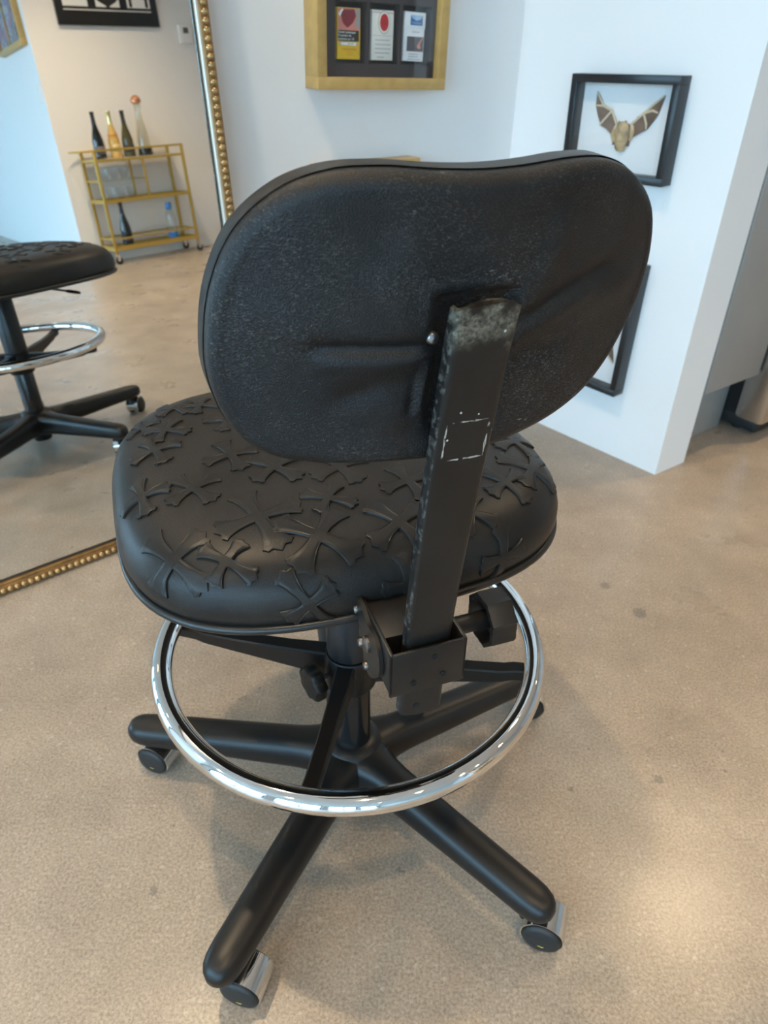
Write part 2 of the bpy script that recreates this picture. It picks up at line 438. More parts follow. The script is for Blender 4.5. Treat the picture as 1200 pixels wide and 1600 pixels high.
# window wall: sill, header and piers round four tall windows
L_W = (WB-WLp).length; WDIR = (WB-WLp).normalized()
wrot = math.atan2(WDIR.y, WDIR.x)
WM = Matrix.Translation(WLp) @ RZ(wrot)
wm = MB()
NW = 4; gap = .35; ww = (L_W-gap*(NW+1))/NW
wm.box((0, -.16, 0), (L_W, 0, .12), mtx=WM); wm.box((0, -.16, 2.45), (L_W, 0, CH), mtx=WM)
for i in range(NW+1):
    x0 = i*(ww+gap); wm.box((x0, -.16, .12), (x0+gap, 0, 2.45), mtx=WM)
struct(wm.build('wall_left', M['wall'], None, smooth=False))
for i in range(NW):
    x0 = gap+i*(ww+gap)
    e = empty('window_%d' % (i+1), WM @ Vector((x0+ww/2, -.08, .12)), (0, 0, wrot), kind='structure')
    f = MB(); h = 2.33
    for a, b in (((-ww/2, -.03, 0), (-ww/2+.05, .03, h)), ((ww/2-.05, -.03, 0), (ww/2, .03, h)), ((-ww/2, -.03, 0), (ww/2, .03, .05)), ((-ww/2, -.03, h-.05), (ww/2, .03, h)), ((-.025, -.03, 0), (.025, .03, h))):
        f.box(a, b)
    f.build('window_frame', M['winframe'], e, smooth=False)
    MB().box((-ww/2+.05, -.003, .05), (ww/2-.05, .003, h-.05)).build('window_pane', M['wglass'], e, smooth=False)
    # light portal in the opening (guides sampling of the sky only)
    ld = bpy.data.lights.new('window_portal', 'AREA'); ld.shape = 'RECTANGLE'; ld.size = ww; ld.size_y = h
    ld.cycles.is_portal = True
    lo = bpy.data.objects.new('window_portal', ld); col.objects.link(lo)
    inward = (-VN)
    lo.matrix_world = Matrix.Translation(WM @ Vector((x0+ww/2, -.20, .12+h/2))) @ inward.to_track_quat('-Z', 'Z').to_matrix().to_4x4()
pv = poly_prism('ground_outside', [WLp+VN*.3-V*6, WB+VN*.3+V*6, WB+VN*14+V*6, WLp+VN*14-V*6], -.3, -.15, M['paving'])

# ------------------------------------------------------------------ floor mirror
MAZ = rad(38.75); TH = rad(3.6)
mir = empty('floor_mirror', (-.668, 1.184, 0), (-TH, 0, MAZ), 'tall floor mirror in beaded gilt frame leaning on white wall', 'mirror')
MX0, MX1, MH, FW = -1.02, .488, 1.44, .027
MB().box((MX0+FW-.006, 0, FW-.006), (MX1-FW+.006, .004, MH-FW+.006)).build('mirror_glass', M['mirror'], mir, smooth=False)
fr = MB()
fr.mi = 0
for a, b in (((MX0, -.013, 0), (MX1, .014, .019)), ((MX0, -.013, MH-.019), (MX1, .014, MH)), ((MX0, -.013, .017), (MX0+.019, .014, MH-.017)), ((MX1-.019, -.013, .017), (MX1, .014, MH-.017))):
    fr.box(a, b, .003)
q0, q1, zz0, zz1 = MX0+.018, MX1-.018, .018, MH-.018
for k, (a, b) in enumerate((((q0, -.010, zz0), (q1, .006, zz0+.006)), ((q0, -.010, zz1-.006), (q1, .006, zz1)), ((q0, -.010, zz0), (q0+.006, .006, zz1)), ((q1-.006, -.010, zz0), (q1, .006, zz1)))):
    fr.mi = 1 if k > 1 else 0
    fr.box(a, b, .002)
fr.build('frame', [M['goldbrown'], M['silverleaf']], mir)
be = MB(); rr = .0064
def bead(x, z):
    prof = [(0, -rr)]+[(rr*math.cos(t), rr*math.sin(t)) for t in [(-PI/2+PI*k/6) for k in range(1, 6)]]+[(0, rr)]
    be.lathe(prof, 8, T(x, -.0135, z))
n = int((MH-.02)/.0132)
for i in range(n+1):
    z = .010+i*(MH-.02)/n
    bead(MX1-.010, z); bead(MX0+.010, z)
n = int((MX1-MX0-.02)/.0132)
for i in range(1, n):
    x = MX0+.010+i*(MX1-MX0-.02)/n
    bead(x, .010); bead(x, MH-.010)
be.build('beading', M['goldbead'], mir)
ed = MB()
q0, q1, zz0, zz1 = MX0+.0235, MX1-.0235, .0235, MH-.0235
for a, b in (((q0, -.0015, zz0), (q1, .001, zz0+.005)), ((q0, -.0015, zz1-.005), (q1, .001, zz1)), ((q0, -.0015, zz0), (q0+.005, .001, zz1)), ((q1-.005, -.0015, zz0), (q1, .001, zz1))):
    ed.box(a, b)
ed.build('bevelled_edge', M['darkedge'], mir, smooth=False)

# ------------------------------------------------------------------ the chair
HUB = Vector((-.028, .66, 0)); CB = rad(20)
chair = empty('drafting_chair', HUB, (0, 0, CB), 'black drafting chair with cross patches and chrome foot ring, beside the mirror', 'chair')
HX, HY = -.0104, .0123            # column centre in chair coordinates
CT = T(HX, HY, 0)

# star base
hubm = MB()
hubm.lathe([(0, .040), (.034, .040), (.046, .050), (.050, .070), (.048, .094), (.040, .108), (.0285, .114), (0, .114)], 40, CT)
hubm.build('base_hub', M['plastic'], chair)
ARMS = [rad(a-20) for a in (-115, -42.8, 28.5, 101, 173.6)]
def arm_mesh(ang):
    st = [(.012, .042, .108, .040), (.030, .040, .108, .042), (.048, .033, .106, .043), (.066, .0285, .104, .044), (.085, .0265, .103, .045), (.14, .0255, .101, .047), (.20, .0245, .099, .050),
          (.26, .0235, .097, .052), (.305, .0228, .0955, .053), (.320, .0215, .0945, .054), (.330, .0185, .092, .0565), (.337, .013, .088, .061), (.341, .006, .080, .068)]
    v = []; f = []; seg = 24
    for r, w, zt, zb in st:
        zc = (zt+zb)/2; hh = (zt-zb)/2
        for k in range(seg):
            a = 2*PI*k/seg
            ca, sa = math.cos(a), math.sin(a)
            e = 2/2.6
            y = w*math.copysign(abs(ca)**e, ca); z = zc+hh*math.copysign(abs(sa)**e, sa)
            v.append((r, y, z))
    n = len(st)
    for i in range(n-1):
        for k in range(seg):
            k2 = (k+1) % seg
            f.append((i*seg+k, i*seg+k2, (i+1)*seg+k2, (i+1)*seg+k))
    f.append(tuple(range(seg))[::-1]); f.append(tuple((n-1)*seg+k for k in range(seg)))
    return MB().add(v, f, CT @ RZ(ang))
for a in ARMS:
    arm_mesh(a).build('base_arm', M['plastic'], chair, sharp=60)
# casters: axis nearly towards the camera, chrome hood over black wheels
def caster_parts(mtx, parent, tr0):
    hood = MB()
    seg = 22; R0, R1 = .0272, .0256; y0, y1 = -.0185, .0205
    v = []; f = []
    for k in range(seg+1):
        t = rad(-28)+rad(236)*k/seg
        for r, y in ((R0, y0), (R0, y1), (R1, y1), (R1, y0)):
            v.append((r*math.cos(t), y, .026+r*math.sin(t)))
    for k in range(seg):
        for j in range(4):
            j2 = (j+1) % 4
            f.append((k*4+j, k*4+j2, k*4+4+j2, k*4+4+j))
    f.append((0, 1, 2, 3)); f.append((seg*4+3, seg*4+2, seg*4+1, seg*4))
    hood.add(v, f, mtx)
    hd = hood.build('caster', M['chrome'], parent)
    for s in (-1, 1):
        w = MB()
        prof = [(0, .0044), (.012, .0041), (.019, .0033), (.0226, .0020), (.0243, -.0002), (.0247, -.002), (.0245, -.0085), (.022, -.010), (0, -.010)]
        w.lathe(prof, 36, mtx @ T(0, s*.0175 + (.004 if s > 0 else -.002), .0245) @ RX(PI/2 if s < 0 else -PI/2))
        w.build('wheel', M['rubber'], hd)
    sm = MB(); sm.lathe([(0, .03), (.0065, .03), (.0065, .062), (0, .062)], 14, mtx @ T(-tr0, 0, 0)); sm.lathe([(0, .0505), (.013, .0505), (.013, .054), (0, .054)], 16, mtx @ T(-tr0, 0, 0))
    sm.build('stem', M['gloss_black'], hd)
    mk = MB()
    z = [(-.0032, .0004), (-.0006, .0014), (-.001, .0003), (.0032, .0012), (.0006, -.0012), (.001, -.0002)]
    mk.prism([(x*1.2, y*1.2) for x, y in z], .0004, mtx @ T(.001, -.0237, .0150) @ RX(PI/2))
    mk.build('maker_mark', M['yellowmark'], hd, smooth=False)
AX = rad(-106-20+90)              # local direction "right" of the caster so that -Y looks along its axis
for a, tr, sw in zip(ARMS, (.016, .026, .018, .020, .004), (0, -4, 10, 0, -4)):
    p = Vector((HX+.306*math.cos(a), HY+.306*math.sin(a), 0))
    mt = T(*p) @ RZ(AX+rad(sw)) @ T(tr, 0, 0)
    caster_parts(mt, chair, tr)
# column
c = MB(); c.lathe([(0, .020), (.024, .020), (.026, .024), (.0265, .10), (.0265, .232), (.0255, .236), (0, .236)], 40, CT); c.build('column', M['gloss_black'], chair)
c = MB(); c.lathe([(0, .395), (.014, .395), (.014, .445), (0, .445)], 24, CT); c.build('gas_lift', M['gloss_black'], chair)
c = MB(); c.lathe([(.0272, .284), (.0300, .285), (.0305, .290), (.0298, .44), (.028, .443), (0, .443)], 40, CT); c.build('column_sleeve', M['sleeve'], chair)
# foot ring
RR, RT, RZc = .2350, .0132, .300
ring = MB(); ring.tube([(RR*math.cos(2*PI*k/96), RR*math.sin(2*PI*k/96), RZc) for k in range(96)], RT, 20, closed=True, mtx=CT)
fring = ring.build('foot_ring', M['chrome'], chair)
c = MB(); c.lathe([(.0267, .226), (.032, .226), (.0345, .230), (.0345, .276), (.0315, .283), (.0267, .283)], 40, CT)
c.build('ring_collar', M['plastic'], chair)
for a in (-99, -9, 81, 171):
    s = MB(); v = []; f = []
    st = [(.028, .0125, .279, .238), (.08, .0105, .278, .246), (.15, .0095, .280, .258), (.198, .0095, .284, .267), (.210, .0095, .2875, .272), (.235, .0095, .289, .275)]
    for r, w, zt, zb in st: v += [(r, -w, zt), (r, -w*.8, zt+.002), (r, w*.8, zt+.002), (r, w, zt), (r, w*.8, zb), (r, -w*.8, zb)]
    for i in range(len(st)-1):
        for k in range(6): f.append((i*6+k, i*6+(k+1) % 6, i*6+6+(k+1) % 6, i*6+6+k))
    f.append(tuple(range(6))[::-1]); f.append(tuple((len(st)-1)*6+k for k in range(6)))
    s.add(v, f, CT @ RZ(rad(a-20)))
    s.build('ring_spoke', M['plastic'], chair, sharp=30)
# scalloped clamp knob of the foot ring
ka = rad(216-20)
kp = CT @ RZ(ka) @ T(.0345, 0, .256) @ RY(PI/2)
sc = MB(); sc.lathe([(0, 0), (.0032, 0), (.0032, .020), (0, .020)], 12, kp); 
kn = MB()
v = []; f = []; seg = 56
for r0, z in ((.2, .014), (.92, .014), (1.0, .017), (1.0, .0275), (.9, .0305), (.55, .0312)):
    for k in range(seg):
        t = 2*PI*k/seg; r = .0235*r0*(1+.075*math.cos(7*t))
        v.append((r*math.cos(t), r*math.sin(t), z))
for i in range(5):
    for k in range(seg): f.append((i*seg+k, i*seg+(k+1) % seg, i*seg+seg+(k+1) % seg, i*seg+seg+k))
f.append(tuple(range(seg))[::-1]); f.append(tuple(5*seg+k for k in range(seg)))
kn.add(v, f, kp)
kno = kn.build('ring_knob', M['plastic'], chair)
sc.build('screw', M['rivet'], kno)

# seat mechanism
mech = MB(); mech.box((-.075, -.045, .418), (.075, .105, .448), .006); mech.box((-.11, -.09, .446), (.11, .24, .457), .003)
mech.build('seat_mechanism', M['enamel'], chair)
for pts, nm in (([(.06, .055, .432), (.13, .055, .433), (.185, .056, .428), (.235, .058, .420)], 'a'), ([(.06, .095, .428), (.11, .125, .420), (.145, .145, .408), (.18, .165, .396)], 'b')):
    lv = MB(); lv.tube([pts[0], pts[1]], .004, 10); lv.tube(catmull(pts[1:], 6, False), [.005]+[.0075]*6+[.0125]*4+[.010, .006], 12, sx=.42, up=(0, 0, 1) if nm == 'x' else (0, 1, 0))
    lv.build('height_lever', M['plastic'], chair)

# seat cushion
SA, SB, SC = .262, .237, .118
def gauge(x, y):
    n = 3.0 if y < SC else 3.3
    return ((abs(x)/SA)**n+(abs(y-SC)/SB)**n)**(1/n)
PROF = [(0, .5425), (.25, .5422), (.5, .5405), (.68, .538), (.80, .5345), (.88, .5285), (.94, .519), (.98, .506), (1.0, .490), (1.002, .476), (.990, .4655), (.975, .4615)]
PL = [0]
for i in range(1, len(PROF)):
    PL.append(PL[-1]+math.hypot((PROF[i][0]-PROF[i-1][0])*.245, PROF[i][1]-PROF[i-1][1])/.245)
def prof_at(s):
    for i in range(1, len(PROF)):
        if s <= PL[i] or i == len(PROF)-1:
            t = (s-PL[i-1])/(PL[i]-PL[i-1]); t = min(max(t, 0), 1.2)
            return PROF[i-1][0]+t*(PROF[i][0]-PROF[i-1][0]), PROF[i-1][1]+t*(PROF[i][1]-PROF[i-1][1])
def seat_pt(x, y):
    """a flat pattern point wrapped over the cushion"""
    g = gauge(x, y)
    if g < 1e-5: return Vector((x, y, PROF[0][1]))
    r, z = prof_at(g)
    return Vector((x*r/g, SC+(y-SC)*r/g, z))
def seat_n(x, y):
    e = .002
    n = (seat_pt(x+e, y)-seat_pt(x-e, y)).cross(seat_pt(x, y+e)-seat_pt(x, y-e))
    return n.normalized() if n.length > 0 else Vector((0, 0, 1))
def seat_uv(x, y, z=None):
    """actual plan position -> flat pattern coordinates"""
    g = gauge(x, y)
    if g < .5: return x, y
    rr = min(g, 1.0)
    for i in range(1, len(PROF)):
        if PROF[i][0] >= rr:
            t = (rr-PROF[i-1][0])/(PROF[i][0]-PROF[i-1][0]); s = PL[i-1]+t*(PL[i]-PL[i-1]); break
    return x*s/g, SC+(y-SC)*s/g
sm = MB(); v = []; f = []; SEG = 120
dirs = []
for k in range(SEG):
    t = 2*PI*k/SEG; dx, dy = math.cos(t), math.sin(t)
    g = gauge(dx*.1, SC+dy*.1)/.1
    dirs.append((dx/g, dy/g))
ss = [.15, .3, .45, .6, .7]+[PL[i] for i in range(4, 12)]
ss = sorted(set(ss+[(PL[i]+PL[i+1])/2 for i in range(4, 11)]))
for s in ss:
    r, z = prof_at(s)
    for dx, dy in dirs: v.append((dx*r, SC+dy*r, z))
v.append((0, SC, PROF[0][1])); ci = len(v)-1
for k in range(SEG): f.append((ci, k, (k+1) % SEG))
for i in range(len(ss)-1):
    for k in range(SEG): f.append((i*SEG+k, i*SEG+SEG+k, i*SEG+SEG+(k+1) % SEG, i*SEG+(k+1) % SEG))
f.append(tuple((len(ss)-1)*SEG+k for k in range(SEG)))
sm.add(v, f)
seat = sm.build('seat', M['seat'], chair, sharp=70)
w = MB(); w.tube([(dx*.992, SC+dy*.992, .4605) for dx, dy in dirs], .0052, 10, closed=True); w.build('seat_welt', M['welt'], seat)
w = MB(); w.prism([(dx*.985, SC+dy*.985) for dx, dy in dirs], .460, base=.4565); w.build('seat_pan', M['plastic'], seat, smooth=False)

# cross shaped leather patches: four flared arms with notched ends round a square core
def cross_mesh(cx, cy, size, rot, surf, nrm, hh=.0021, asp=1.0, ragged=0):
    rnd = random.Random(int(abs(cx*9999)+abs(cy*777)))
    mb = MB()
    core = .155*size
    hw = lambda t: (core + (.37*size-core)*(t**1.8))      # half width of an arm along its length
    S = [-1.0, -1.0, -.93, -.80, -.74, -.4, 0, .4, .74, .80, .93, 1.0, 1.0]
    H = [-.5, .72, 1, .86, 1, 1, 1, 1, 1, .86, 1, .72, -.5]
    TT = [0, .15, .3, .45, .6, .74, .86, .93, 1.0, 1.0]
    HT = [1, 1, 1, 1, 1, 1, .86, 1, .75, -.5]
    cr, sr = math.cos(rot), math.sin(rot)
    def put(px, py, h):
        X = cx+px*cr-py*sr; Y = cy+px*sr+py*cr
        return surf(X, Y)+nrm(X, Y)*(h*hh)
    for q in range(4):
        qa = q*PI/2; cq, sq = math.cos(qa), math.sin(qa)
        L = size*(asp if q % 2 == 1 else 1.)*(1+.05*rnd.uniform(-1, 1))
        v = []; f = []
        for i, t in enumerate(TT):
            for j, s in enumerate(S):
                tip = 1+.10*math.cos(PI*s*1.0)*(.4) - .11*abs(math.sin(PI*s*1.5))*(1 if abs(s) < 1 else 1)
                d = core+(L-core)*t*(1+(tip-1)*t*t)
                wv = hw(t)*s
                v.append(put(d*cq-wv*sq, d*sq+wv*cq, min(H[j], HT[i]) if min(H[j], HT[i]) < .8 else H[j]*HT[i]))
        nS = len(S)
        for i in range(len(TT)-1):
            for j in range(nS-1): f.append((i*nS+j, i*nS+nS+j, i*nS+nS+j+1, i*nS+j+1))
        mb.add(v, f)
    v = []; f = []; K = 5
    for i in range(K):
        for j in range(K):
            v.append(put(core*(2*i/(K-1)-1), core*(2*j/(K-1)-1), 1))
    for i in range(K-1):
        for j in range(K-1): f.append((i*K+j, i*K+K+j, i*K+K+j+1, i*K+j+1))
    mb.add(v, f)
    return mb
CROSSES = [(-.214, .230, .036, 20), (-.187, .203, .042, 60), (-.204, .156, .046, 15), (-.170, .268, .040, 35), (-.138, .259, .038, 70),
           (-.226, .066, .046, 5), (-.172, .052, .048, 30), (-.206, -.045, .062, 25), (-.158, -.071, .043, 40), (-.116, -.024, .066, 12),
           (-.066, -.070, .064, 48), (-.092, -.122, .050, 22), (-.122, .108, .048, 10), (-.080, .062, .048, 35), (-.040, -.016, .040, 55),
           (-.011, .040, .052, 20), (.053, -.011, .050, 10), (.018, -.074, .056, 30), (.012, -.128, .046, 5), (.158, -.040, .046, 30),
           (.124, -.112, .048, 15), (.206, -.016, .056, 50), (.215, .045, .050, 20), (.098, -.078, .040, 60), (.150, .060, .048, 10),
           (.090, .070, .050, 40), (.030, .110, .050, 15), (-.060, .150, .054, 30), (.120, .150, .052, 55), (.200, .130, .046, 25),
           (.040, .200, .052, 5), (-.040, .240, .050, 45), (.130, .240, .050, 20), (-.110, .200, .044, 65), (.060, .290, .046, 35), (-.070, .310, .042, 15), (.185, .215, .042, 40)]
for i, (x, y, s, r) in enumerate(CROSSES):
    X, Y = seat_uv(x, y)
    cross_mesh(X, Y, s*.70, rad(r), seat_pt, seat_n, hh=.0021+.0004*(i % 3), asp=1.12).build('cross_patch', M['patch'], seat, sharp=50)

# backrest bracket, bar and knob
br = MB()
BX0, BX1 = -.036, .041
v = [(BX0, -.201, .428), (BX1-.002, -.201, .428), (BX1, -.201, .483), (BX0+.003, -.201, .483)]
# open-topped box: outer walls with a lip
br.box((BX0, -.2025, .428), (BX1, -.1985, .483), .0015)
br.box((BX0, -.2025, .432), (BX0+.004, -.118, .484), .0015)
br.box((BX1-.004, -.2025, .432), (BX1, -.118, .484), .0015)
br.box((BX0+.001, -.1745, .436), (BX1-.001, -.118, .4795), .001)
br.box((BX0+.002, -.2, .429), (BX1-.002, -.12, .436), .001)
br.box((-.024, -.13, .440), (.024, .0, .4555), .003)
brk = br.build('backrest_bracket', M['enamel'], chair)
for x, z in ((.008, .470), (-.012, .441), (.018, .444)):
    h = MB(); h.lathe([(0, 0), (.0030, 0), (.0030, .0006), (.0024, .0009), (.0024, .0002), (0, .0002)], 16, T(x, -.2026, z) @ RX(PI/2))
    h.build('bolt_hole', M['hole'], brk)
# lobed side plate with its bolts
sp = MB()
pl = catmull([(-.186, .446), (-.184, .468), (-.168, .480), (-.150, .479), (-.140, .484), (-.128, .487), (-.110, .487), (-.104, .478), (-.107, .468), (-.120, .463), (-.126, .456), (-.124, .446), (-.128, .436), (-.138, .430), (-.139, .422), (-.147, .415), (-.158, .416), (-.172, .427)], 4)
sp.prism(pl, .0045, T(BX0-.0005, 0, 0) @ Matrix(((0, 0, -1, 0), (1, 0, 0, 0), (0, 1, 0, 0), (0, 0, 0, 1))))
sp.build('side_plate', M['enamel'], brk, sharp=50)
for y, z, r in ((-.118, .472, .0052), (-.133, .440, .0052), (-.150, .4235, .0048), (-.152, .455, .0085)):
    b = MB(); b.lathe([(0, 0), (r, 0), (r, .0022), (r*.8, .0036), (0, .0042)], 20, T(BX0-.005, y, z) @ RY(-PI/2)); b.build('bolt', M['steelbolt'], brk)

def bar_y(z): 
    t = (z-.372)/(.815-.372)
    return -(.186+.012*t+.046*t**1.6)
def bar_mesh():
    mb = MB(); v = []; f = []
    zs = [.3745+(.815-.3745)*k/44 for k in range(45)]
    # channel section (x, depth behind the face)
    sec = [(-.0225, .0125), (-.0225, .004), (-.0218, .0018), (-.0200, .0004), (-.017, 0), (-.0128, 0), (-.0085, -.0002), (-.0042, -.0003), (0, -.0003), (.0042, -.0003), (.0085, -.0002), (.0128, 0), (.017, 0), (.0200, .0004), (.0218, .0018), (.0225, .004), (.0225, .0125), (.0205, .0125), (.0205, .005), (.018, .0028), (.0128, .0028), (.0085, .0028), (.0042, .0028), (0, .0028), (-.0042, .0028), (-.0085, .0028), (-.0128, .0028), (-.018, .0028), (-.0205, .005), (-.0205, .0125)]
    n = len(sec)
    for i, z in enumerate(zs):
        for x, d in sec:
            zz = z
            if i == len(zs)-1: zz = z-.0065*(abs(x)/.0225)**2.2
            if i == len(zs)-2: zz = z-.003*(abs(x)/.0225)**2.2
            if i == 0: zz = z+.0045*(abs(x)/.0225)**2
            v.append((x, bar_y(z)+d, zz))
    for i in range(len(zs)-1):
        for k in range(n): f.append((i*n+k, i*n+(k+1) % n, i*n+n+(k+1) % n, i*n+n+k))
    f.append(tuple(range(n))[::-1]); f.append(tuple((len(zs)-1)*n+k for k in range(n)))
    return mb.add(v, f)
bar = bar_mesh().build('backrest_bar', M['bar'], chair, sharp=35)
bar.rotation_euler = (0, .0135, 0); bar.location = (-.0005, 0, 0)
h = MB(); h.lathe([(0, 0), (.0035, 0), (.0035, .0006), (0, .0004)], 16, T(-.006, -.1869, .389) @ RX(PI/2)); h.build('bolt_hole', M['hole'], bar)
# faceted tension knob on its shaft
kx = T(.041, -.163, .461) @ RY(PI/2)
kb = MB()
def faceted(r, z0, z1, seg=8, ribs=True):
    v = []; f = []
    m = seg*5
    def rad_at(k):
        t = 2*PI*k/m
        a = (t % (2*PI/seg))-PI/seg
        rr = r*math.cos(PI/seg)/math.cos(a)
        if ribs and k % 5 in (1, 3): rr -= .0009
        return t, rr
    rows = [(.60, z0+.010), (.86, z0), (.985, z0+.001), (1., z0+.003), (1., z1-.003), (.95, z1), (.4, z1)]
    for sc_, z in rows:
        for k in range(m):
            t, rr = rad_at(k); v.append((rr*sc_*math.cos(t), rr*sc_*math.sin(t), z))
    for i in range(len(rows)-1):
        for k in range(m): f.append((i*m+k, i*m+(k+1) % m, i*m+m+(k+1) % m, i*m+m+k))
    f.append(tuple(range(m))[::-1]); f.append(tuple((len(rows)-1)*m+k for k in range(m)))
    return v, f
vv, ff = faceted(.0300, .033, .061)
kb.add(vv, ff, kx @ RZ(.35))
kbo = kb.build('tension_knob', M['plastic'], chair, sharp=25)
s = MB(); s.lathe([(0, -.004), (.0105, -.004), (.0105, .004), (.0095, .006), (.0095, .046), (0, .046)], 24, kx); s.build('shaft', M['enamel'], kbo)

# backrest
OUT = [(0, .8830), (.030, .8840), (.062, .8862), (.092, .8845), (.120, .8745), (.146, .852), (.163, .818), (.1705, .780), (.170, .752), (.160, .722), (.138, .7015), (.105, .6935), (.060, .6915), (.028, .691), (0, .691)]
half = OUT
right = OUT[:5]+[(.1475, .853), (.1610, .823), (.1620, .793), (.1540, .766), (.1400, .741), (.1180, .7195), (.0880, .7055), (.052, .6965), (.025, .692), (0, .691)]
outl = right+[(-x, z) for x, z in half[-2:0:-1]]
outl = [(x, .887-(.887-z)*1.04) for x, z in catmull(outl, 8)]
NB = len(outl)
ZC = .787
def back_y(x, z): return -(.2165+.10*(z-.8))+1.5*x*x
def gs(d, w): return math.exp(-(d/w)**2)
def seg_d(x, z, a, b):
    ax, az = a; bx, bz = b; dx, dz = bx-ax, bz-az
    t = max(0, min(1, ((x-ax)*dx+(z-az)*dz)/(dx*dx+dz*dz)))
    return math.hypot(x-ax-t*dx, z-az-t*dz), t
CREASES = [((-.105, .779), (-.030, .776), .0042, .0026, 1), ((-.095, .767), (-.036, .769), .0065, -.0018, 1), ((-.080, .757), (-.034, .764), .010, -.0012, 0), ((-.033, .772), (-.039, .728), .0028, .0030, 0), ((-.030, .772), (-.036, .728), .0030, -.0012, 0), ((-.125, .800), (-.115, .790), .014, -.0016, 0), ((-.060, .820), (-.048, .792), .012, -.0016, 0),
           ((-.085, .742), (-.045, .752), .010, .0018, 0), ((.030, .786), (.105, .815), .0065, .0026, 1), ((.032, .774), (.090, .800), .008, -.0022, 0), ((.034, .762), (.070, .760), .010, .0022, 0), ((.045, .800), (.060, .850), .011, -.0022, 0), ((-.03, .80), (-.045, .84), .014, -.0015, 0),
           ((.10, .79), (.135, .80), .012, -.0015, 0), ((-.060, .742), (-.050, .722), .011, -.0022, 0)]
def dent(x, z):
    """inward dents and creases of the back panel"""
    d = 0
    for a, b, w, amp, fade in CREASES:
        q, t = seg_d(x, z, a, b)
        d += 1.3*amp*gs(q, w)
    # raised border round the slot that takes the bar
    rx = max(abs(x-.001)-.0245, 0); rz = max(z-.808, 0)
    q = math.hypot(rx, rz)
    if z > .70: d += .0060*gs(q, .0042)*min(1, (z-.70)/.03) - .0016*gs(q-.0085, .0035)*min(1, max(z-.74, 0)/.03)
    return d
def backrest_mesh():
    v = []; f = []
    fr = [(k/30)**.9 for k in range(1, 27)]+[.90, .92, .935, .95, .96]
    rows = []
    for s in fr: rows.append((s, 'b', 0))
    # rolled edge
    EW = .014
    for k in range(0, 9):
        a = PI/2*k/8
        rows.append((None, 'e', a))
    for x in (.004, .012, .020): rows.append((None, 's', x))
    nr = []
    for i in range(NB):
        x0, z0 = outl[i-1]; x1, z1 = outl[(i+1) % NB]
        tx, tz = x1-x0, z1-z0; l = math.hypot(tx, tz); nr.append((tz/l, -tx/l))
    # outward check
    if nr[0][1] < 0: nr[:] = [(-a, -b) for a, b in nr]
    for s, kind, p in rows:
        for i in range(NB):
            x, z = outl[i]; nx, nz = nr[i]
            if kind == 'b':
                ix, iz = x-nx*.011, z-nz*.011
                X, Z = ix*s/.96, ZC+(iz-ZC)*s/.96
                Y = back_y(X, Z)+dent(X, Z)
                # shallow gutter just inside the rim
                q = min(max((s-.70)/.26, 0), 1); Y -= .0012*q*q*(3-2*q)
            elif kind == 'e':
                r = .0105
                X = x-nx*r+nx*r*math.sin(p); Z = z-nz*r+nz*r*math.sin(p)
                Y = back_y(x-nx*r, z-nz*r)-.0012+r*(1-math.cos(p))
            else:
                X, Z = x+nx*.0005, z+nz*.0005
                Y = back_y(x-nx*.0105, z-nz*.0105)-.0012+.0105+p
            v.append((X, Y, Z))
    n = len(rows)
    v.append((0, back_y(0, ZC)+dent(0, ZC), ZC)); c = len(v)-1
    for i in range(NB): f.append((c, i, (i+1) % NB))
    for r in range(n-1):
        for i in range(NB): f.append((r*NB+i, r*NB+NB+i, r*NB+NB+(i+1) % NB, r*NB+(i+1) % NB))
    return v, f, nr
bv, bf, nrm2 = backrest_mesh()
back = MB().add(bv, bf).build('backrest', M['back'], chair, sharp=70)
def front_pt(x, z, g):
    """front cushion of the backrest; g runs 0 (middle) .. 1 (rim)"""
    base = back_y(x, z)+.030
    return Vector((x, base+.028*(1-g**3.2)**.7 if g < 1 else base, z))
cv = []; cf = []
gr = [k/10 for k in range(1, 10)]+[.95, .98, 1.0]
for g in gr:
    for i in range(NB):
        x, z = outl[i]; nx, nz = nrm2[i]
        X, Z = (x+nx*.002)*g, ZC+(z+nz*.002-ZC)*g
        cv.append(front_pt(X, Z, g))
cv.append(front_pt(0, ZC, 0)); c0 = len(cv)-1
for i in range(NB):
    x, z = outl[i]; nx, nz = nrm2[i]
    cv.append((x+nx*.0012, back_y(x, z)+.012, z+nz*.0012))
for i in range(NB): cf.append((c0, i, (i+1) % NB))
for r in range(len(gr)-1):
    for i in range(NB): cf.append((r*NB+i, r*NB+NB+i, r*NB+NB+(i+1) % NB, r*NB+(i+1) % NB))
for i in range(NB):
    a = (len(gr)-1)*NB
    cf.append((a+i, c0+1+i, c0+1+(i+1) % NB, a+(i+1) % NB))
MBc = MB().add(cv, cf)
cush = MBc.build('backrest_cushion', M['seat'], chair, sharp=70)
def bgauge(x, z):
    a = math.atan2(z-ZC, x); best = None
    for i in range(NB):
        d = abs((math.atan2(outl[i][1]-ZC, outl[i][0])-a+PI) % (2*PI)-PI)
        if best is None or d < best[0]: best = (d, math.hypot(outl[i][0], outl[i][1]-ZC))
    return min(math.hypot(x, z-ZC)/best[1], .999)
fsurf = lambda X, Y: front_pt(X, Y, bgauge(X, Y))
def fnrm(X, Y):
    e = .003; n = (fsurf(X+e, Y)-fsurf(X-e, Y)).cross(fsurf(X, Y+e)-fsurf(X, Y-e)); n.normalize()
    return n if n.y > 0 else -n
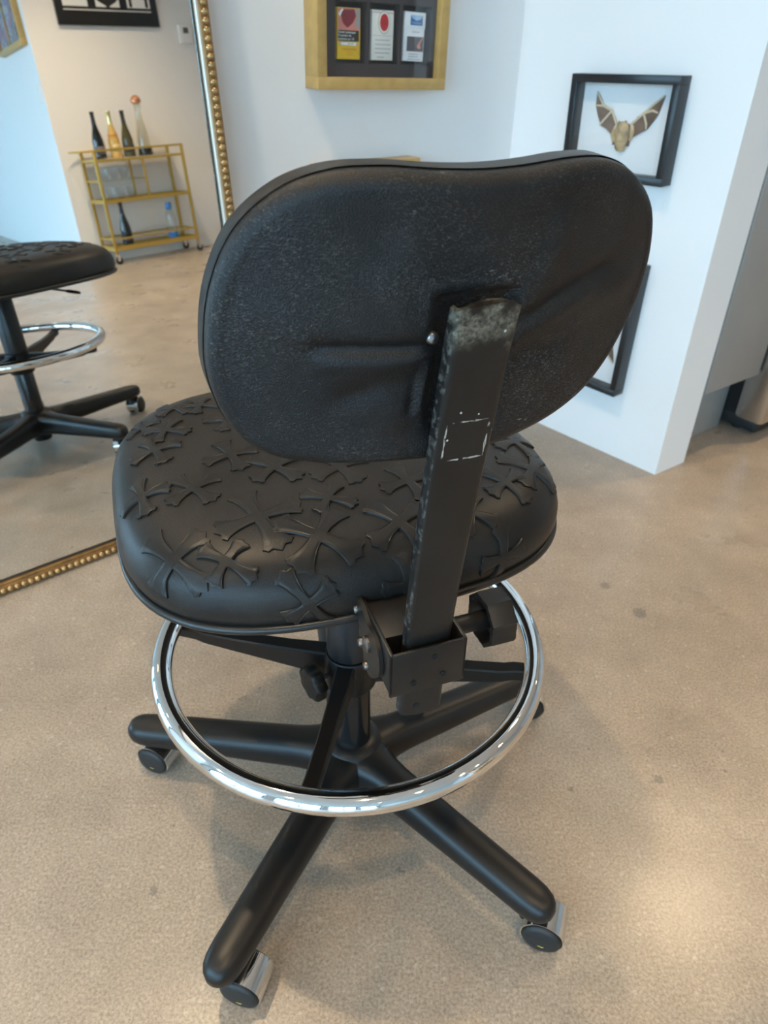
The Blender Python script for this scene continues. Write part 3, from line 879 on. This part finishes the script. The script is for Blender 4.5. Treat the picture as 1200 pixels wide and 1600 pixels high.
for x, z, s, r in ((-.118, .80, .040, 20), (-.055, .83, .046, 40), (.02, .80, .048, 10), (.085, .83, .044, 60), (.118, .77, .040, 30), (-.07, .755, .046, 70), (.055, .745, .042, 15), (-.125, .748, .030, 50)):
    cross_mesh(x, z, s, rad(r), fsurf, fnrm, hh=.0024).build('cross_patch', M['patch'], cush, sharp=50)
rv = MB(); rv.lathe([(0, 0), (.0046, 0), (.0046, .0015), (.0033, .0032), (0, .0038)], 20, T(-.0285, back_y(-.0285, .783)+dent(-.0285, .783)+.0004, .783) @ RX(PI/2)); rv.build('rivet', M['rivet'], back)
back.location.x = .013; cush.location.x = .013
# the seat, its mechanism and the backrest assembly at their final size and height on the column
UP = T(-.0090, -.0283, .0428) @ Matrix.Scale(.955, 4)
for o in list(chair.children):
    k = o.name.split('.')[0]
    if k == 'seat': UPk = UP @ T(.001, 0, 0)
    else: UPk = UP
    if k in ('seat', 'seat_mechanism', 'height_lever', 'backrest_bracket', 'tension_knob', 'gas_lift'):
        o.data.transform(UPk)
        for c in o.children: c.data.transform(UPk)
    elif k in ('backrest', 'backrest_cushion'):
        sh = T(.013, 0, 0); o.location.x = 0
        o.data.transform(UP @ sh)
        for c in o.children: c.data.transform(UP @ sh)
    elif k == 'backrest_bar':
        o.location = UP @ o.location
        o.data.transform(Matrix.Scale(.955, 4))
        for c in o.children: c.data.transform(Matrix.Scale(.955, 4))

# ------------------------------------------------------------------ pictures on the white walls
def frame_box(parent, w, h, d, bw, mat, name='frame'):
    """frame centred on x, z from -h/2..h/2, back on the wall (y=0), front at y=-d"""
    m = MB()
    for a, b in (((-w/2, -d, -h/2), (w/2, 0, -h/2+bw)), ((-w/2, -d, h/2-bw), (w/2, 0, h/2)), ((-w/2, -d, -h/2+bw*.98), (-w/2+bw, 0, h/2-bw*.98)), ((w/2-bw, -d, -h/2+bw*.98), (w/2, 0, h/2-bw*.98))):
        m.box(a, b, .0012)
    return m.build(name, mat, parent)

def wall_pt(s, z, out=0.): return COR + U*s - N*out + Vector((0, 0, z))
# gilt shadow box with cigarette packets
GS, GZ = -.428, 1.0415
GW, GH, GD = .327, .385, .052
gf = empty('shadow_box_frame', wall_pt(GS, GZ), (0, rad(1.6), AZ), 'gilt shadow box holding three cigarette packets on charcoal mat, on white wall', 'picture frame')
frame_box(gf, GW, GH, GD, .022, M['gold'])
mb = MB()
iw, ih = GW/2-.020, GH/2-.020
PK = [(-.0835, .060), (-.0065, .058), (.0765, .058)]           # packet centre x, half recess width
PX = [-.0740, .0085, .0910]
PZ = -.0945
rw, rh = .0375, .0520
# mat board with recesses: full-width strips around the openings
fy = -.034; by = -.006
ztop, zbot = PZ+rh, PZ-rh
mb.box((-iw, fy, -ih), (iw, by, zbot)); mb.box((-iw, fy, ztop), (iw, by, ih))
xs = [-iw]+sum([[x-rw, x+rw] for x in PX], [])+[iw]
for i in range(0, len(xs), 2): mb.box((xs[i], fy, zbot), (xs[i+1], by, ztop))
mb.build('mat_board', M['mat_dark'], gf, smooth=False)
rc = MB()
for x in PX: rc.box((x-rw, -.008, zbot), (x+rw, -.006, ztop))
rc.build('recess_backing', M['recess'], gf, smooth=False)
box('back_panel', (-iw, -.006, -ih), (iw, -.001, ih), M['recess'], gf)
box('glass', (-iw, -.041, -ih), (iw, -.0395, ih), M['glass'], gf)
GM = Matrix.Translation(wall_pt(GS, GZ)) @ Matrix.Rotation(AZ, 4, 'Z') @ RY(rad(1.6))
def pack(x, body, label, yaw=0, roll=0):
    mtx = GM @ T(x, -.0085, PZ-.002)
    e = empty('cigarette_packet', mtx.translation, (0, rad(1.6+roll), AZ), label, 'cigarette packet', 'cigarette packets in the gilt shadow box')
    MB().box((-.0275, -.0215, -.0435), (.0275, 0, .0435), .0012).build('box', body, e)
    return e
def decal(parent, name, poly, mat, off=.0218, th=.0003):
    m = MB(); m.prism(poly, th, T(0, -off, 0) @ RX(PI/2)); return m.build(name, mat, parent, smooth=False)
rect = lambda x0, z0, x1, z1: [(x0, z0), (x1, z0), (x1, z1), (x0, z1)]
ell = lambda cx, cz, a, b: [(cx+a*math.cos(2*PI*k/40), cz+b*math.sin(2*PI*k/40)) for k in range(40)]
def lines(parent, x0, x1, zs, mat, h=.0011, seed=1, name='small_print', off=.0220):
    r = random.Random(seed); m = MB()
    for z in zs:
        x = x0+r.uniform(0, .003)
        while x < x1-.003:
            w = r.uniform(.002, .006); w = min(w, x1-x)
            m.prism(rect(x, z-h/2, x+w, z+h/2), .0002, T(0, -off, 0) @ RX(PI/2)); x += w+.0011
    return m.build(name, mat, parent, smooth=False)
# yellow packet
p = pack(PX[0]-.003, M['yellowpack'], 'yellow cigarette packet with dark warning panel, leftmost in the gilt shadow box')
decal(p, 'picture_panel', rect(-.0265, .006, .0255, .0425), M['pinkprint'])
decal(p, 'lung_picture', [(-.016, .040), (.012, .041), (.016, .030), (.008, .018), (-.004, .010), (-.015, .018), (-.019, .030)], M['darkred'], .0221)
decal(p, 'collar_picture', [(.0135, .041), (.0255, .0415), (.0255, .010), (.012, .013), (.018, .028)], M['greyprint'], .0221)
decal(p, 'highlight', [(-.0255, .033), (-.017, .0415), (-.0135, .040), (-.022, .028)], M['paper'], .0222)
decal(p, 'warning_panel', rect(-.0265, -.0125, .0235, .006), M['black'], .0221)
for i, t in enumerate(('Fumer provoque', '9 cancers du', 'poumon sur 10')):
    text_mesh('warning_text', t, .0060, (-.0255, -.0226, .0028-.0057*i), M['paper'], p, align='LEFT')
decal(p, 'helpline_strip', rect(-.0245, -.020, .0225, -.0135), M['goldprint'], .0220)
decal(p, 'helpline_box', rect(-.019, -.0192, .0165, -.0145), M['paper'], .0222)
lines(p, -.004, .015, (-.0168,), M['greyprint'], .0022, 3, 'helpline_text', .0226)
text_mesh('brand_text', 'PARISIENNE', .0066, (0, -.0221, -.0265), M['orangeprint'], p)
lines(p, -.010, .012, (-.0315,), M['orangeprint'], .0008, 5); lines(p, -.007, .010, (-.0355,), M['orangeprint'], .0009, 6)
# cream packet
p = pack(PX[1]-.003, M['cream'], 'cream cigarette packet with a red oval emblem, middle of the gilt shadow box')
decal(p, 'red_band', rect(-.0275, .0385, .0275, .0393), M['red'])
decal(p, 'oval_border', ell(.003, .0225, .0150, .0195), M['greenprint'], .0219)
decal(p, 'oval_rim', ell(.003, .0225, .0142, .0187), M['cream'], .0222)
decal(p, 'oval', ell(.003, .0225, .0108, .0148), M['red'], .0225)
text_mesh('brand_text', 'LUCKY', .0050, (.003, -.0229, .0245), M['darkred'], p)
text_mesh('brand_text', 'STRIKE', .0050, (.003, -.0229, .0195), M['darkred'], p)
decal(p, 'rule', rect(-.0275, -.0005, .0275, 0), M['greyprint'])
for i, z in enumerate((-.008, -.0155, -.023, -.0305)): lines(p, -.019, .021, (z,), M['greyprint'], .0016, 11+i)
lines(p, -.016, .006, (-.038,), M['greyprint'], .0016, 20)
# white packet
p = pack(PX[2]-.004, M['whitecard'], 'white cigarette packet with blue emblem and grey photo, rightmost in the gilt shadow box', roll=1)
MB().box((-.0280, -.0225, .0150), (.0280, .0003, .0440), .0012).build('flip_lid', M['whitecard'], p)
decal(p, 'emblem_field', rect(-.012, .021, .0195, .0385), M['blueprint'], .0228)
decal(p, 'emblem_sky', [(-.012, .0385), (-.008, .033), (.003, .029), (.014, .032), (.0195, .0385)], M['lightblue'], .0231)
text_mesh('emblem_text', 'Parliament', .0056, (.0036, -.0232, .0250), M['lightblue'], p)
text_mesh('brand_text', 'Parliament', .0046, (.004, -.0220, .0095), M['greyprint'], p)
decal(p, 'photo_panel', rect(-.0185, -.0255, .0255, .001), M['slateprint'])
decal(p, 'photo_hand', [(.008, -.016), (.013, -.010), (.022, .000), (.0235, -.002), (.016, -.012), (.019, -.019), (.013, -.021)], M['pinkprint'], .0221)
lines(p, -.012, .014, (-.0305,), M['greyprint'], .0014, 31); lines(p, -.013, .016, (-.035,), M['greyprint'], .0014, 32); lines(p, -.016, .018, (-.040,), M['greyprint'], .0014, 33)

# a second gilt frame below it, nearly hidden by the backrest
g2 = empty('picture_frame', wall_pt(-.4625, .519), (0, 0, AZ), 'gilt frame low on the white wall, mostly hidden behind the backrest', 'picture frame')
frame_box(g2, .265, .385, .05, .022, M['gold'])
box('mat_board', (-.112, -.02, -.172), (.112, -.004, .172), M['mat_dark'], g2)
box('glass', (-.112, -.036, -.172), (.112, -.0345, .172), M['glass'], g2)

# black shadow boxes with mounted bats on the right-hand wall
LB = (PIL-COR).length
def bat_frame(s, z, w, h, roll, label):
    p = COR + V*s + Vector((0, 0, z))
    e = empty('specimen_frame', p, (0, rad(roll), BZ), label, 'picture frame')
    frame_box(e, w, h, .040, .0165, M['blackframe'])
    box('backing_board', (-w/2+.012, -.008, -h/2+.012), (w/2-.012, -.001, h/2-.012), M['white_mat'], e)
    box('glass', (-w/2+.012, -.034, -h/2+.012), (w/2-.012, -.0328, h/2-.012), M['glass'], e)
    return e, Matrix.Translation(p) @ RZ(BZ) @ RY(rad(roll))
SF = LB-.268
e1, m1 = bat_frame(SF, .7785, .268, .206, -1.2, 'black shadow box with a tan bat on white board, upper of two')
e2, m2 = bat_frame(LB-.272, .345, .268, .325, .6, 'black shadow box reaching below the backrest edge, lower of two')
def BP(x, y):
    return ((x+.113*(y-68)-130)*.0003-.134, -((y-68-.056*(x-130))*.000229-.103))
def bat_outline():
    pts = [(290, 225), (322, 275), (350, 340), (425, 385), (448, 440), (470, 500), (485, 508), (494, 482), (510, 486), (528, 488), (543, 470), (552, 492), (575, 506), (600, 492), (640, 440), (690, 405), (760, 330), (850, 268), (832, 330), (802, 420), (765, 480), (718, 548), (660, 580), (604, 615), (585, 640), (575, 690), (560, 695), (552, 680), (536, 735), (512, 742), (492, 735), (462, 720), (452, 680), (432, 685), (442, 645), (425, 605), (412, 580), (375, 545), (330, 520), (322, 500), (296, 420), (280, 345)]
    return [BP(*p) for p in pts]
def make_bat(mtx_world, label, flip=False, k=1., memb='membrane'):
    loc = mtx_world.translation
    o = MB()
    sgn = -1 if flip else 1
    out = [(x*k, z*k*sgn) for x, z in bat_outline()]
    RXp = T(0, -.0095, 0) @ RX(PI/2)
    # wings and body share one mesh
    o.mi = 0; o.prism(out, .0022, RXp)
    o.mi = 1
    bodyc = [BP(*p) for p in ((520, 742), (514, 715), (512, 680), (516, 640), (520, 600), (524, 560), (526, 530), (526, 505), (528, 488), (528, 478))]
    o.tube([(x*k, -.014, z*k*sgn) for x, z in bodyc], [r*k for r in (.003, .009, .0135, .0165, .0180, .0175, .0150, .0130, .0095, .003)], 14, sx=.55, up=(1, 0, 0))
    for ex in (505, 548):
        a = BP(ex, 500); b = BP(ex-6 if ex < 520 else ex+4, 472)
        o.tube([(a[0]*k, -.018, a[1]*k*sgn), (b[0]*k, -.017, b[1]*k*sgn)], [.0038*k, .0006], 8)
    ob = o.build('mounted_bat', [M[memb], M['fur']], None)
    ob.matrix_world = mtx_world
    tag(ob, label, 'bat', 'mounted bats in the black shadow boxes')
    bn = MB()
    for ch in (((470, 512), (425, 390), (350, 345), (290, 228)), ((425, 390), (330, 500), (322, 518)), ((425, 390), (350, 348), (280, 345)), ((470, 505), (445, 560), (430, 610)),
               ((590, 505), (690, 412), (770, 335), (848, 270)), ((690, 412), (715, 500), (716, 548)), ((690, 412), (760, 388), (804, 408)), ((592, 505), (605, 560), (600, 610))):
        pts = [BP(*p) for p in ch]
        bn.tube([(x*k, -.0122, z*k*sgn) for x, z in pts], [.0026*k]*(len(pts)-1)+[.0018*k], 8, sx=.7)
    bn.build('wing_bones', M['bone'], ob)
    fu = MB()
    for ch, r in ((((455, 520), (440, 600), (445, 660)), (.004, .007, .004)), (((600, 510), (600, 570), (585, 640)), (.004, .006, .004)), (((480, 690), (478, 735)), (.004, .003)), (((545, 690), (535, 730)), (.004, .003))):
        fu.tube([(BP(*p)[0]*k, -.0115, BP(*p)[1]*k*sgn) for p in ch], [q*k for q in r], 8, sx=.5, up=(1, 0, 0))
    fu.build('fur_fringe', M['fur'], ob)
    return ob
make_bat(m1.copy(), 'tan bat with wings raised in a V, in the upper shadow box')
make_bat(m2 @ T(-.008, 0, -.012), 'dark bat wing tip showing beside the backrest, in the lower shadow box', True, 1.16, 'membrane2')

# ------------------------------------------------------------------ kitchen run behind the partition
KM = Matrix.Translation(COR) @ RZ(AZ)
KF = -.594
def kpart(name, a, b, mat, par, bev=.001): return box(name, a, b, mat, par, bev)
cab = empty('kitchen_cabinet', KM @ Vector((.30, KF, 0)), (0, 0, AZ), 'taupe grey base cabinet with recessed toe kick behind the white wall end', 'cabinet')
o = (.30, KF)
kpart('cabinet_body', (-.105, .020, .195), (.128, .60, .880), M['cabinet'], cab)
kpart('door', (-.110, .0, .195), (.128, .019, .722), M['cabinet'], cab, .0015)
kpart('drawer', (-.110, .0, .728), (.128, .019, .880), M['drawer'], cab, .0015)
kpart('toe_kick', (-.11, .080, 0), (.152, .60, .194), M['toe'], cab)
ct = empty('countertop', KM @ Vector((.30, KF, .882)), (0, 0, AZ), 'pale stone countertop lying on the grey cabinet', 'countertop')
box('slab', (-.115, -.015, 0), (.13, .62, .03), M['counter'], ct, .002)
fg = empty('refrigerator', KM @ Vector((.90, KF, 0)), (0, 0, AZ), 'stainless steel appliance with black base beside the grey cabinet', 'appliance')
box('body', (-.430, .045, .045), (.455, .68, 1.75), M['rubber'], fg, .004)
box('door', (-.463, -.045, .052), (.463, .040, 1.75), M['steel'], fg, .012)
box('base_grille', (-.43, -.02, .012), (.45, .60, .048), M['rubber'], fg, .004)
hd = MB(); hd.tube([(.40, -.045, .7), (.40, -.09, .72), (.40, -.09, 1.4), (.40, -.045, 1.42)], .012, 12); hd.build('handle', M['steel'], fg)
for x in (-.40, .40):
    ft = MB(); ft.lathe([(0, 0), (.016, 0), (.016, .014), (0, .014)], 14, T(x, .05, 0)); ft.build('foot', M['rubber'], fg)

# ------------------------------------------------------------------ far side of the room, seen in the mirror
FZ = AZ+PI                        # facing of the far beige wall
def far_wall(s, z): return BC + U*s + Vector((0, 0, z))
# black frame with three white panels
pf = empty('picture_frame', far_wall(.595, 1.805), (0, 0, FZ), 'wide black frame with three white panels on the far wall above the bar cart', 'picture frame')
PW, PH = .755, .50
box('frame', (-PW/2, -.025, -PH/2), (PW/2, 0, PH/2), M['blackframe'], pf, .003)
for i, x in enumerate((.235, .0, -.235)):
    pn = box('panel', (x-.088, -.0265, -.140), (x+.088, -.0245, .20), M['white_mat'], pf)
    ink = MB()
    base = -.140
    if i == 0:
        ink.tube([(x-.01, -.0268, base+.10), (x-.02, -.0268, base+.125), (x+.012, -.0268, base+.135), (x+.0, -.0268, base+.16)], .006, 6, sx=.2)
    elif i == 1:
        for a in range(-3, 4):
            ink.tube([(x, -.0268, base+.01), (x+.02*a, -.0268, base+.045), (x+.026*a, -.0268, base+.06-.004*abs(a))], [.010, .014, .003], 6, sx=.2)
        ink.tube([(x, -.0268, base), (x, -.0268, base+.07), (x-.012, -.0268, base+.11)], [.014, .010, .016], 6, sx=.2)
    else:
        for r in (.062, .036):
            ink.tube([(x+r*math.cos(t), -.0268, base+.055+r*math.sin(t)*1.3) for t in [PI*k/12 for k in range(13)]], .011, 6, sx=.2)
        ink.tube([(x-.062, -.0268, base+.005), (x-.062, -.0268, base+.055)], .011, 6, sx=.2); ink.tube([(x+.062, -.0268, base+.005), (x+.062, -.0268, base+.055)], .011, 6, sx=.2)
        ink.tube([(x, -.0268, base+.15), (x, -.0268, base+.19)], [.05, .06], 8, sx=.1)
    ink.build('ink_drawing', M['black'], pn)
box('caption_rule', (-.325, -.0262, -.163), (.325, -.0245, -.157), M['paper'], pf)
# thermostat
th = empty('thermostat', far_wall(1.18, 1.515), (0, 0, FZ), 'white wall thermostat with a grey display on the far wall', 'thermostat')
box('case', (-.055, -.022, -.060), (.055, 0, .060), M['white_plastic'], th, .004)
box('display', (-.022, -.0232, .004), (.022, -.0215, .042), M['screen'], th)
# things on the blue-white wall past the corner
def blue_wall(s, z): return BC + V*s + Vector((0, 0, z))
ar = empty('picture_frame', blue_wall(.47, 1.76), (0, 0, BZ), 'gold framed colourful print on the bright far wall, reflected at mirror edge', 'picture frame')
frame_box(ar, .78, .62, .04, .035, M['gold'])
box('print', (-.36, -.022, -.28), (.36, -.002, .28), M['art'], ar)
MB().box((-.008, -.030, -.28), (.012, -.02, .28)).build('divider', M['gold'], ar, smooth=False)
sw = empty('light_switch', blue_wall(.10, 1.16), (0, 0, BZ), 'white light switch plate near the far wall corner', 'light switch')
box('plate', (-.04, -.007, -.062), (.04, 0, .062), M['white_plastic'], sw, .002)
box('rocker', (-.017, -.010, -.034), (.017, -.006, .034), M['white_plastic'], sw, .001)

# bar cart
CO = Vector((3.315, -1.115, 0)); CW0, CW1 = -.015, .675
cart = empty('bar_cart', CO + U*.33 - N*.12, (0, 0, AZ), 'brass bar cart with bottles, standing against the far wall', 'bar cart')
xa, xb, ya, yb = CW0-.33, CW1-.33, -.12, .12        # local; yb side faces the mirror
t2 = .0095
for x in (xa, xb):
    for y in (ya, yb):
        box('post', (x-t2, y-t2, .07), (x+t2, y+t2, .780), M['brass'], cart, .001)
def rails(name, z, h=.007, w=.0075):
    m = MB()
    m.box((xa, ya-w, z-h), (xb, ya+w, z+h)); m.box((xa, yb-w, z-h), (xb, yb+w, z+h))
    m.box((xa-w, ya, z-h), (xa+w, yb, z+h)); m.box((xb-w, ya, z-h), (xb+w, yb, z+h))
    return m.build(name, M['brass'], cart, smooth=False)
rails('top_rail', .774); rails('guard_rail', .178, .006, .006)
for z, h in ((.708, .009), (.438, .012), (.110, .014)):
    rails('shelf_border', z, h, .009)
box('top_shelf', (xa, ya, .708), (xb, yb, .718), M['marble'], cart)
box('middle_shelf', (xa, ya, .440), (xb, yb, .446), M['shelfglass'], cart)
box('bottom_shelf', (xa, ya, .114), (xb, yb, .121), M['shelfglass'], cart)
for y in (ya, yb): box('divider_post', (.005, y-.007, .446), (.019, y+.007, .702), M['brass'], cart)
m = MB(); m.box((.005, ya, .566), (.019, yb, .576)); m.box((xa-.006, ya, .569), (xa+.006, yb, .581)); m.build('cross_rail', M['brass'], cart, smooth=False)
box('small_shelf', (xa, ya, .572), (.012, yb, .577), M['shelfglass'], cart)
hn = MB(); hn.tube([(xa, ya, .774), (xa-.085, ya+.012, .774), (xa-.095, ya+.03, .774), (xa-.095, yb-.03, .774), (xa-.085, yb-.012, .774), (xa, yb, .774)], .0065, 10); hn.build('handle', M['brass'], cart)
for x in (xa, xb):
    for y in (ya, yb):
        wc = MB()
        wc.lathe([(0, -.010), (.024, -.010), (.0265, -.006), (.0265, .006), (.024, .010), (0, .010)], 20, T(x+.008, y, .0265) @ RX(PI/2))
        wo = wc.build('caster', M['rubber'], cart)
        fk = MB(); fk.box((x-.006, y-.014, .024), (x+.014, y-.011, .062)); fk.box((x-.006, y+.011, .024), (x+.014, y+.014, .062)); fk.box((x-.010, y-.014, .060), (x+.014, y+.014, .072))
        fk.build('fork', M['chrome'], wo, smooth=False)
# bottles
BOT = [(r*.94, z*.95) for r, z in [(0, 0), (.040, 0), (.0435, .004), (.044, .02), (.0435, .105), (.041, .13), (.032, .17), (.022, .205), (.0165, .235), (.0145, .27), (.0145, .305), (.016, .307), (.016, .318), (0, .318)]]
def on_cart(s, dy=0.): return CO + U*s - N*(.12+dy)
def bottle(s, z, glass, foil, label, lab=None, dy=0., nfoil=.215):
    p = on_cart(s, dy); p.z = z
    e = empty('wine_bottle', p, (0, 0, FZ), label, 'bottle', 'bottles on the bar cart')
    MB().lathe(BOT, 28).build('glass_body', glass, e)
    fp = [(.0002, .3195), (.0168, .319), (.0168, .306), (.0153, .303), (.0153, .27), (.0175, .233), (.0178, nfoil+.01)]
    fp = [(r*.94, zz*.95) for r, zz in fp if zz >= nfoil]
    MB().lathe(fp, 24).build('foil', foil, e)
    if lab:
        for nm, z0, z1, mt, arc in lab:
            v = []; f = []; n = 16
            for k in range(n+1):
                a = PI/2 - arc/2 + arc*k/n + PI
                for zz in (z0, z1): 
                    rr = .0443 if zz < .11 else (.0425 if zz < .125 else .037)
                    v.append((rr*.94*math.cos(a), rr*.94*math.sin(a), zz*.95))
            for k in range(n): f.append((2*k, 2*k+1, 2*k+3, 2*k+2))
            lb = obj(nm, v, f, mt, e)
            so = lb.modifiers.new('thick', 'SOLIDIFY'); so.thickness = .0006; so.offset = 1
    return e
b1 = bottle(.085, .7185, M['bottleblack'], M['foilblack'], 'black champagne bottle at the left end of the cart top', [('label', .030, .085, M['slateprint'], 2.2)])
bottle(.205, .7185, M['bottlegold'], M['foilgold'], 'golden sparkling wine bottle with gold foil neck on the cart top', [('label', .045, .095, M['goldprint'], 1.8), ('neck_band', .140, .165, M['orange'], 6.2)])
bottle(.310, .7185, M['bottleolive'], M['foilblack'], 'olive green wine bottle with black neck beside the decanter', [('label', .030, .080, M['bottleblack'], 2.2)])
bottle(.145, .1215, M['bottleblack'], M['foilblack'], 'black wine bottle standing on the bottom shelf of the cart', [('label', .02, .055, M['slateprint'], 2.2)])
p = on_cart(.438); p.z = .7185
dc = empty('decanter', p, (0, 0, FZ), 'clear glass decanter with copper stopper on the cart top', 'decanter', 'bottles on the bar cart')
MB().lathe([(0, 0), (.052, 0), (.054, .006), (.052, .045), (.051, .05), (0, .05)], 32).build('dark_base', M['bottleblack'], dc)
MB().lathe([(.050, .05), (.046, .10), (.038, .16), (.029, .215), (.023, .26), (.022, .30), (.026, .335), (.029, .345), (.026, .345), (.020, .30), (.021, .26), (.027, .215), (.036, .16), (.044, .10), (.047, .052), (0, .052)], 32).build('glass_body', M['decanter'], dc)
MB().lathe([(0, .34), (.020, .342), (.036, .35), (.038, .362), (.030, .382), (.015, .394), (0, .397)], 28).build('stopper', M['copper'], dc)
p = on_cart(.535); p.z = .1215
wb = empty('water_bottle', p, (0, 0, FZ), 'clear bottle with blue cap and blue base on the bottom shelf', 'bottle', 'bottles on the bar cart')
MB().lathe([(.0365, .05), (.0375, .055), (.0375, .15), (.033, .18), (.020, .20), (.018, .215), (.016, .215), (.018, .20), (.031, .178), (.0355, .15), (.0355, .052)], 28).build('glass_body', M['clear'], wb)
MB().lathe([(0, 0), (.038, 0), (.039, .006), (.038, .05), (0, .05)], 28).build('blue_base', M['blue'], wb)
MB().lathe([(0, .205), (.022, .205), (.024, .212), (.024, .25), (.021, .256), (0, .257)], 24).build('cap', M['blue'], wb)
# stemless glasses
def tumbler(s, z, dy, label):
    p = on_cart(s, dy); p.z = z
    o = MB().lathe([(0, 0), (.020, 0), (.023, .003), (.030, .035), (.033, .075), (.0318, .075), (.0288, .036), (.021, .006), (0, .006)], 24).build('drinking_glass', M['clear'], None)
    o.location = p
    return tag(o, label, 'glass', 'clear drinking glasses on the bar cart')
for s, w_ in ((.075, 'nearest the cart end, left of three'), (.15, 'middle of three'), (.225, 'nearest the divider, right of three')):
    tumbler(s, .5775, 0, 'clear drinking glass on the small upper glass shelf, ' + w_)
for s, w_ in ((.095, 'nearest the cart end, left of three'), (.175, 'middle of three'), (.255, 'nearest the divider, right of three')):
    tumbler(s, .4465, 0, 'clear drinking glass on the middle cart shelf, ' + w_)

# ------------------------------------------------------------------ ceiling downlights
LAMPS = [(1.771, 3.345-.10), (1.405, 1.81), (.175, -.258), (-.62, .95), (-1.05, -1.0), (1.35, -1.1), (2.75, .55), (.9, -2.6), (2.7, 2.6), (3.0, -.55), (-2.5, -.3), (2.45, -.75)]  # last entry is an added lamp, there only to brighten the far beige wall
for i, (x, y) in enumerate(LAMPS):
    e = empty('ceiling_downlight', (x, y, CH), (0, 0, 0), 'round warm recessed downlight in the white ceiling', 'ceiling light', 'recessed downlights in the ceiling')
    MB().lathe([(.045, -.001), (.058, -.001), (.060, -.004), (.058, -.007), (.046, -.007), (.045, -.005)], 28).build('trim_ring', M['alu'], e)
    MB().lathe([(0, -.003), (.045, -.003), (.045, -.001), (0, -.001)], 24).build('lens', M['lamp'], e)
    ld = bpy.data.lights.new('downlight_beam', 'SPOT'); ld.energy = {0: 68, 1: 68, 3: 76, 9: 84, 11: 92}.get(i, 52); ld.color = (1., .75, .46); ld.spot_size = rad(115); ld.spot_blend = .8; ld.shadow_soft_size = .045
    lo = bpy.data.objects.new('downlight_beam', ld); lo.location = (x, y, CH-.015); col.objects.link(lo)

# ------------------------------------------------------------------ sky
w = bpy.data.worlds.new('World'); scene.world = w; w.use_nodes = True
nt = w.node_tree
bg = nt.nodes['Background']
tc = nt.nodes.new('ShaderNodeTexCoord'); sx = nt.nodes.new('ShaderNodeSeparateXYZ')
nt.links.new(tc.outputs['Generated'], sx.inputs[0])
cr = nt.nodes.new('ShaderNodeValToRGB')
cr.color_ramp.elements[0].position = .47; cr.color_ramp.elements[0].color = (.42, .44, .46, 1)
cr.color_ramp.elements[1].position = .53; cr.color_ramp.elements[1].color = (.42, .735, 1., 1)
mp = nt.nodes.new('ShaderNodeMath'); mp.operation = 'MULTIPLY_ADD'; mp.inputs[1].default_value = .5; mp.inputs[2].default_value = .5
nt.links.new(sx.outputs[2], mp.inputs[0]); nt.links.new(mp.outputs[0], cr.inputs[0]); nt.links.new(cr.outputs[0], bg.inputs['Color'])
bg.inputs['Strength'].default_value = 8.2

# ------------------------------------------------------------------ camera
cd = bpy.data.cameras.new('camera'); cam = bpy.data.objects.new('camera', cd); col.objects.link(cam)
cd.sensor_fit = 'VERTICAL'; cd.sensor_height = 34.6; cd.lens = 1110/1600*34.6
cd.clip_start = .02
R3 = Matrix(((.9999261, -.0121572, 0), (.0067997, .5592733, -.8289555), (.0100777, .8288942, .5593146)))
m4 = R3.to_4x4(); m4.translation = (0, 0, .95); cam.matrix_world = m4
cd.dof.use_dof = True; cd.dof.focus_distance = .62; cd.dof.aperture_fstop = 9.0
scene.camera = cam
vs = scene.view_settings
vs.view_transform = 'Standard'; vs.look = 'None'; vs.gamma = 1; vs.use_curve_mapping = False; vs.exposure = 0.50
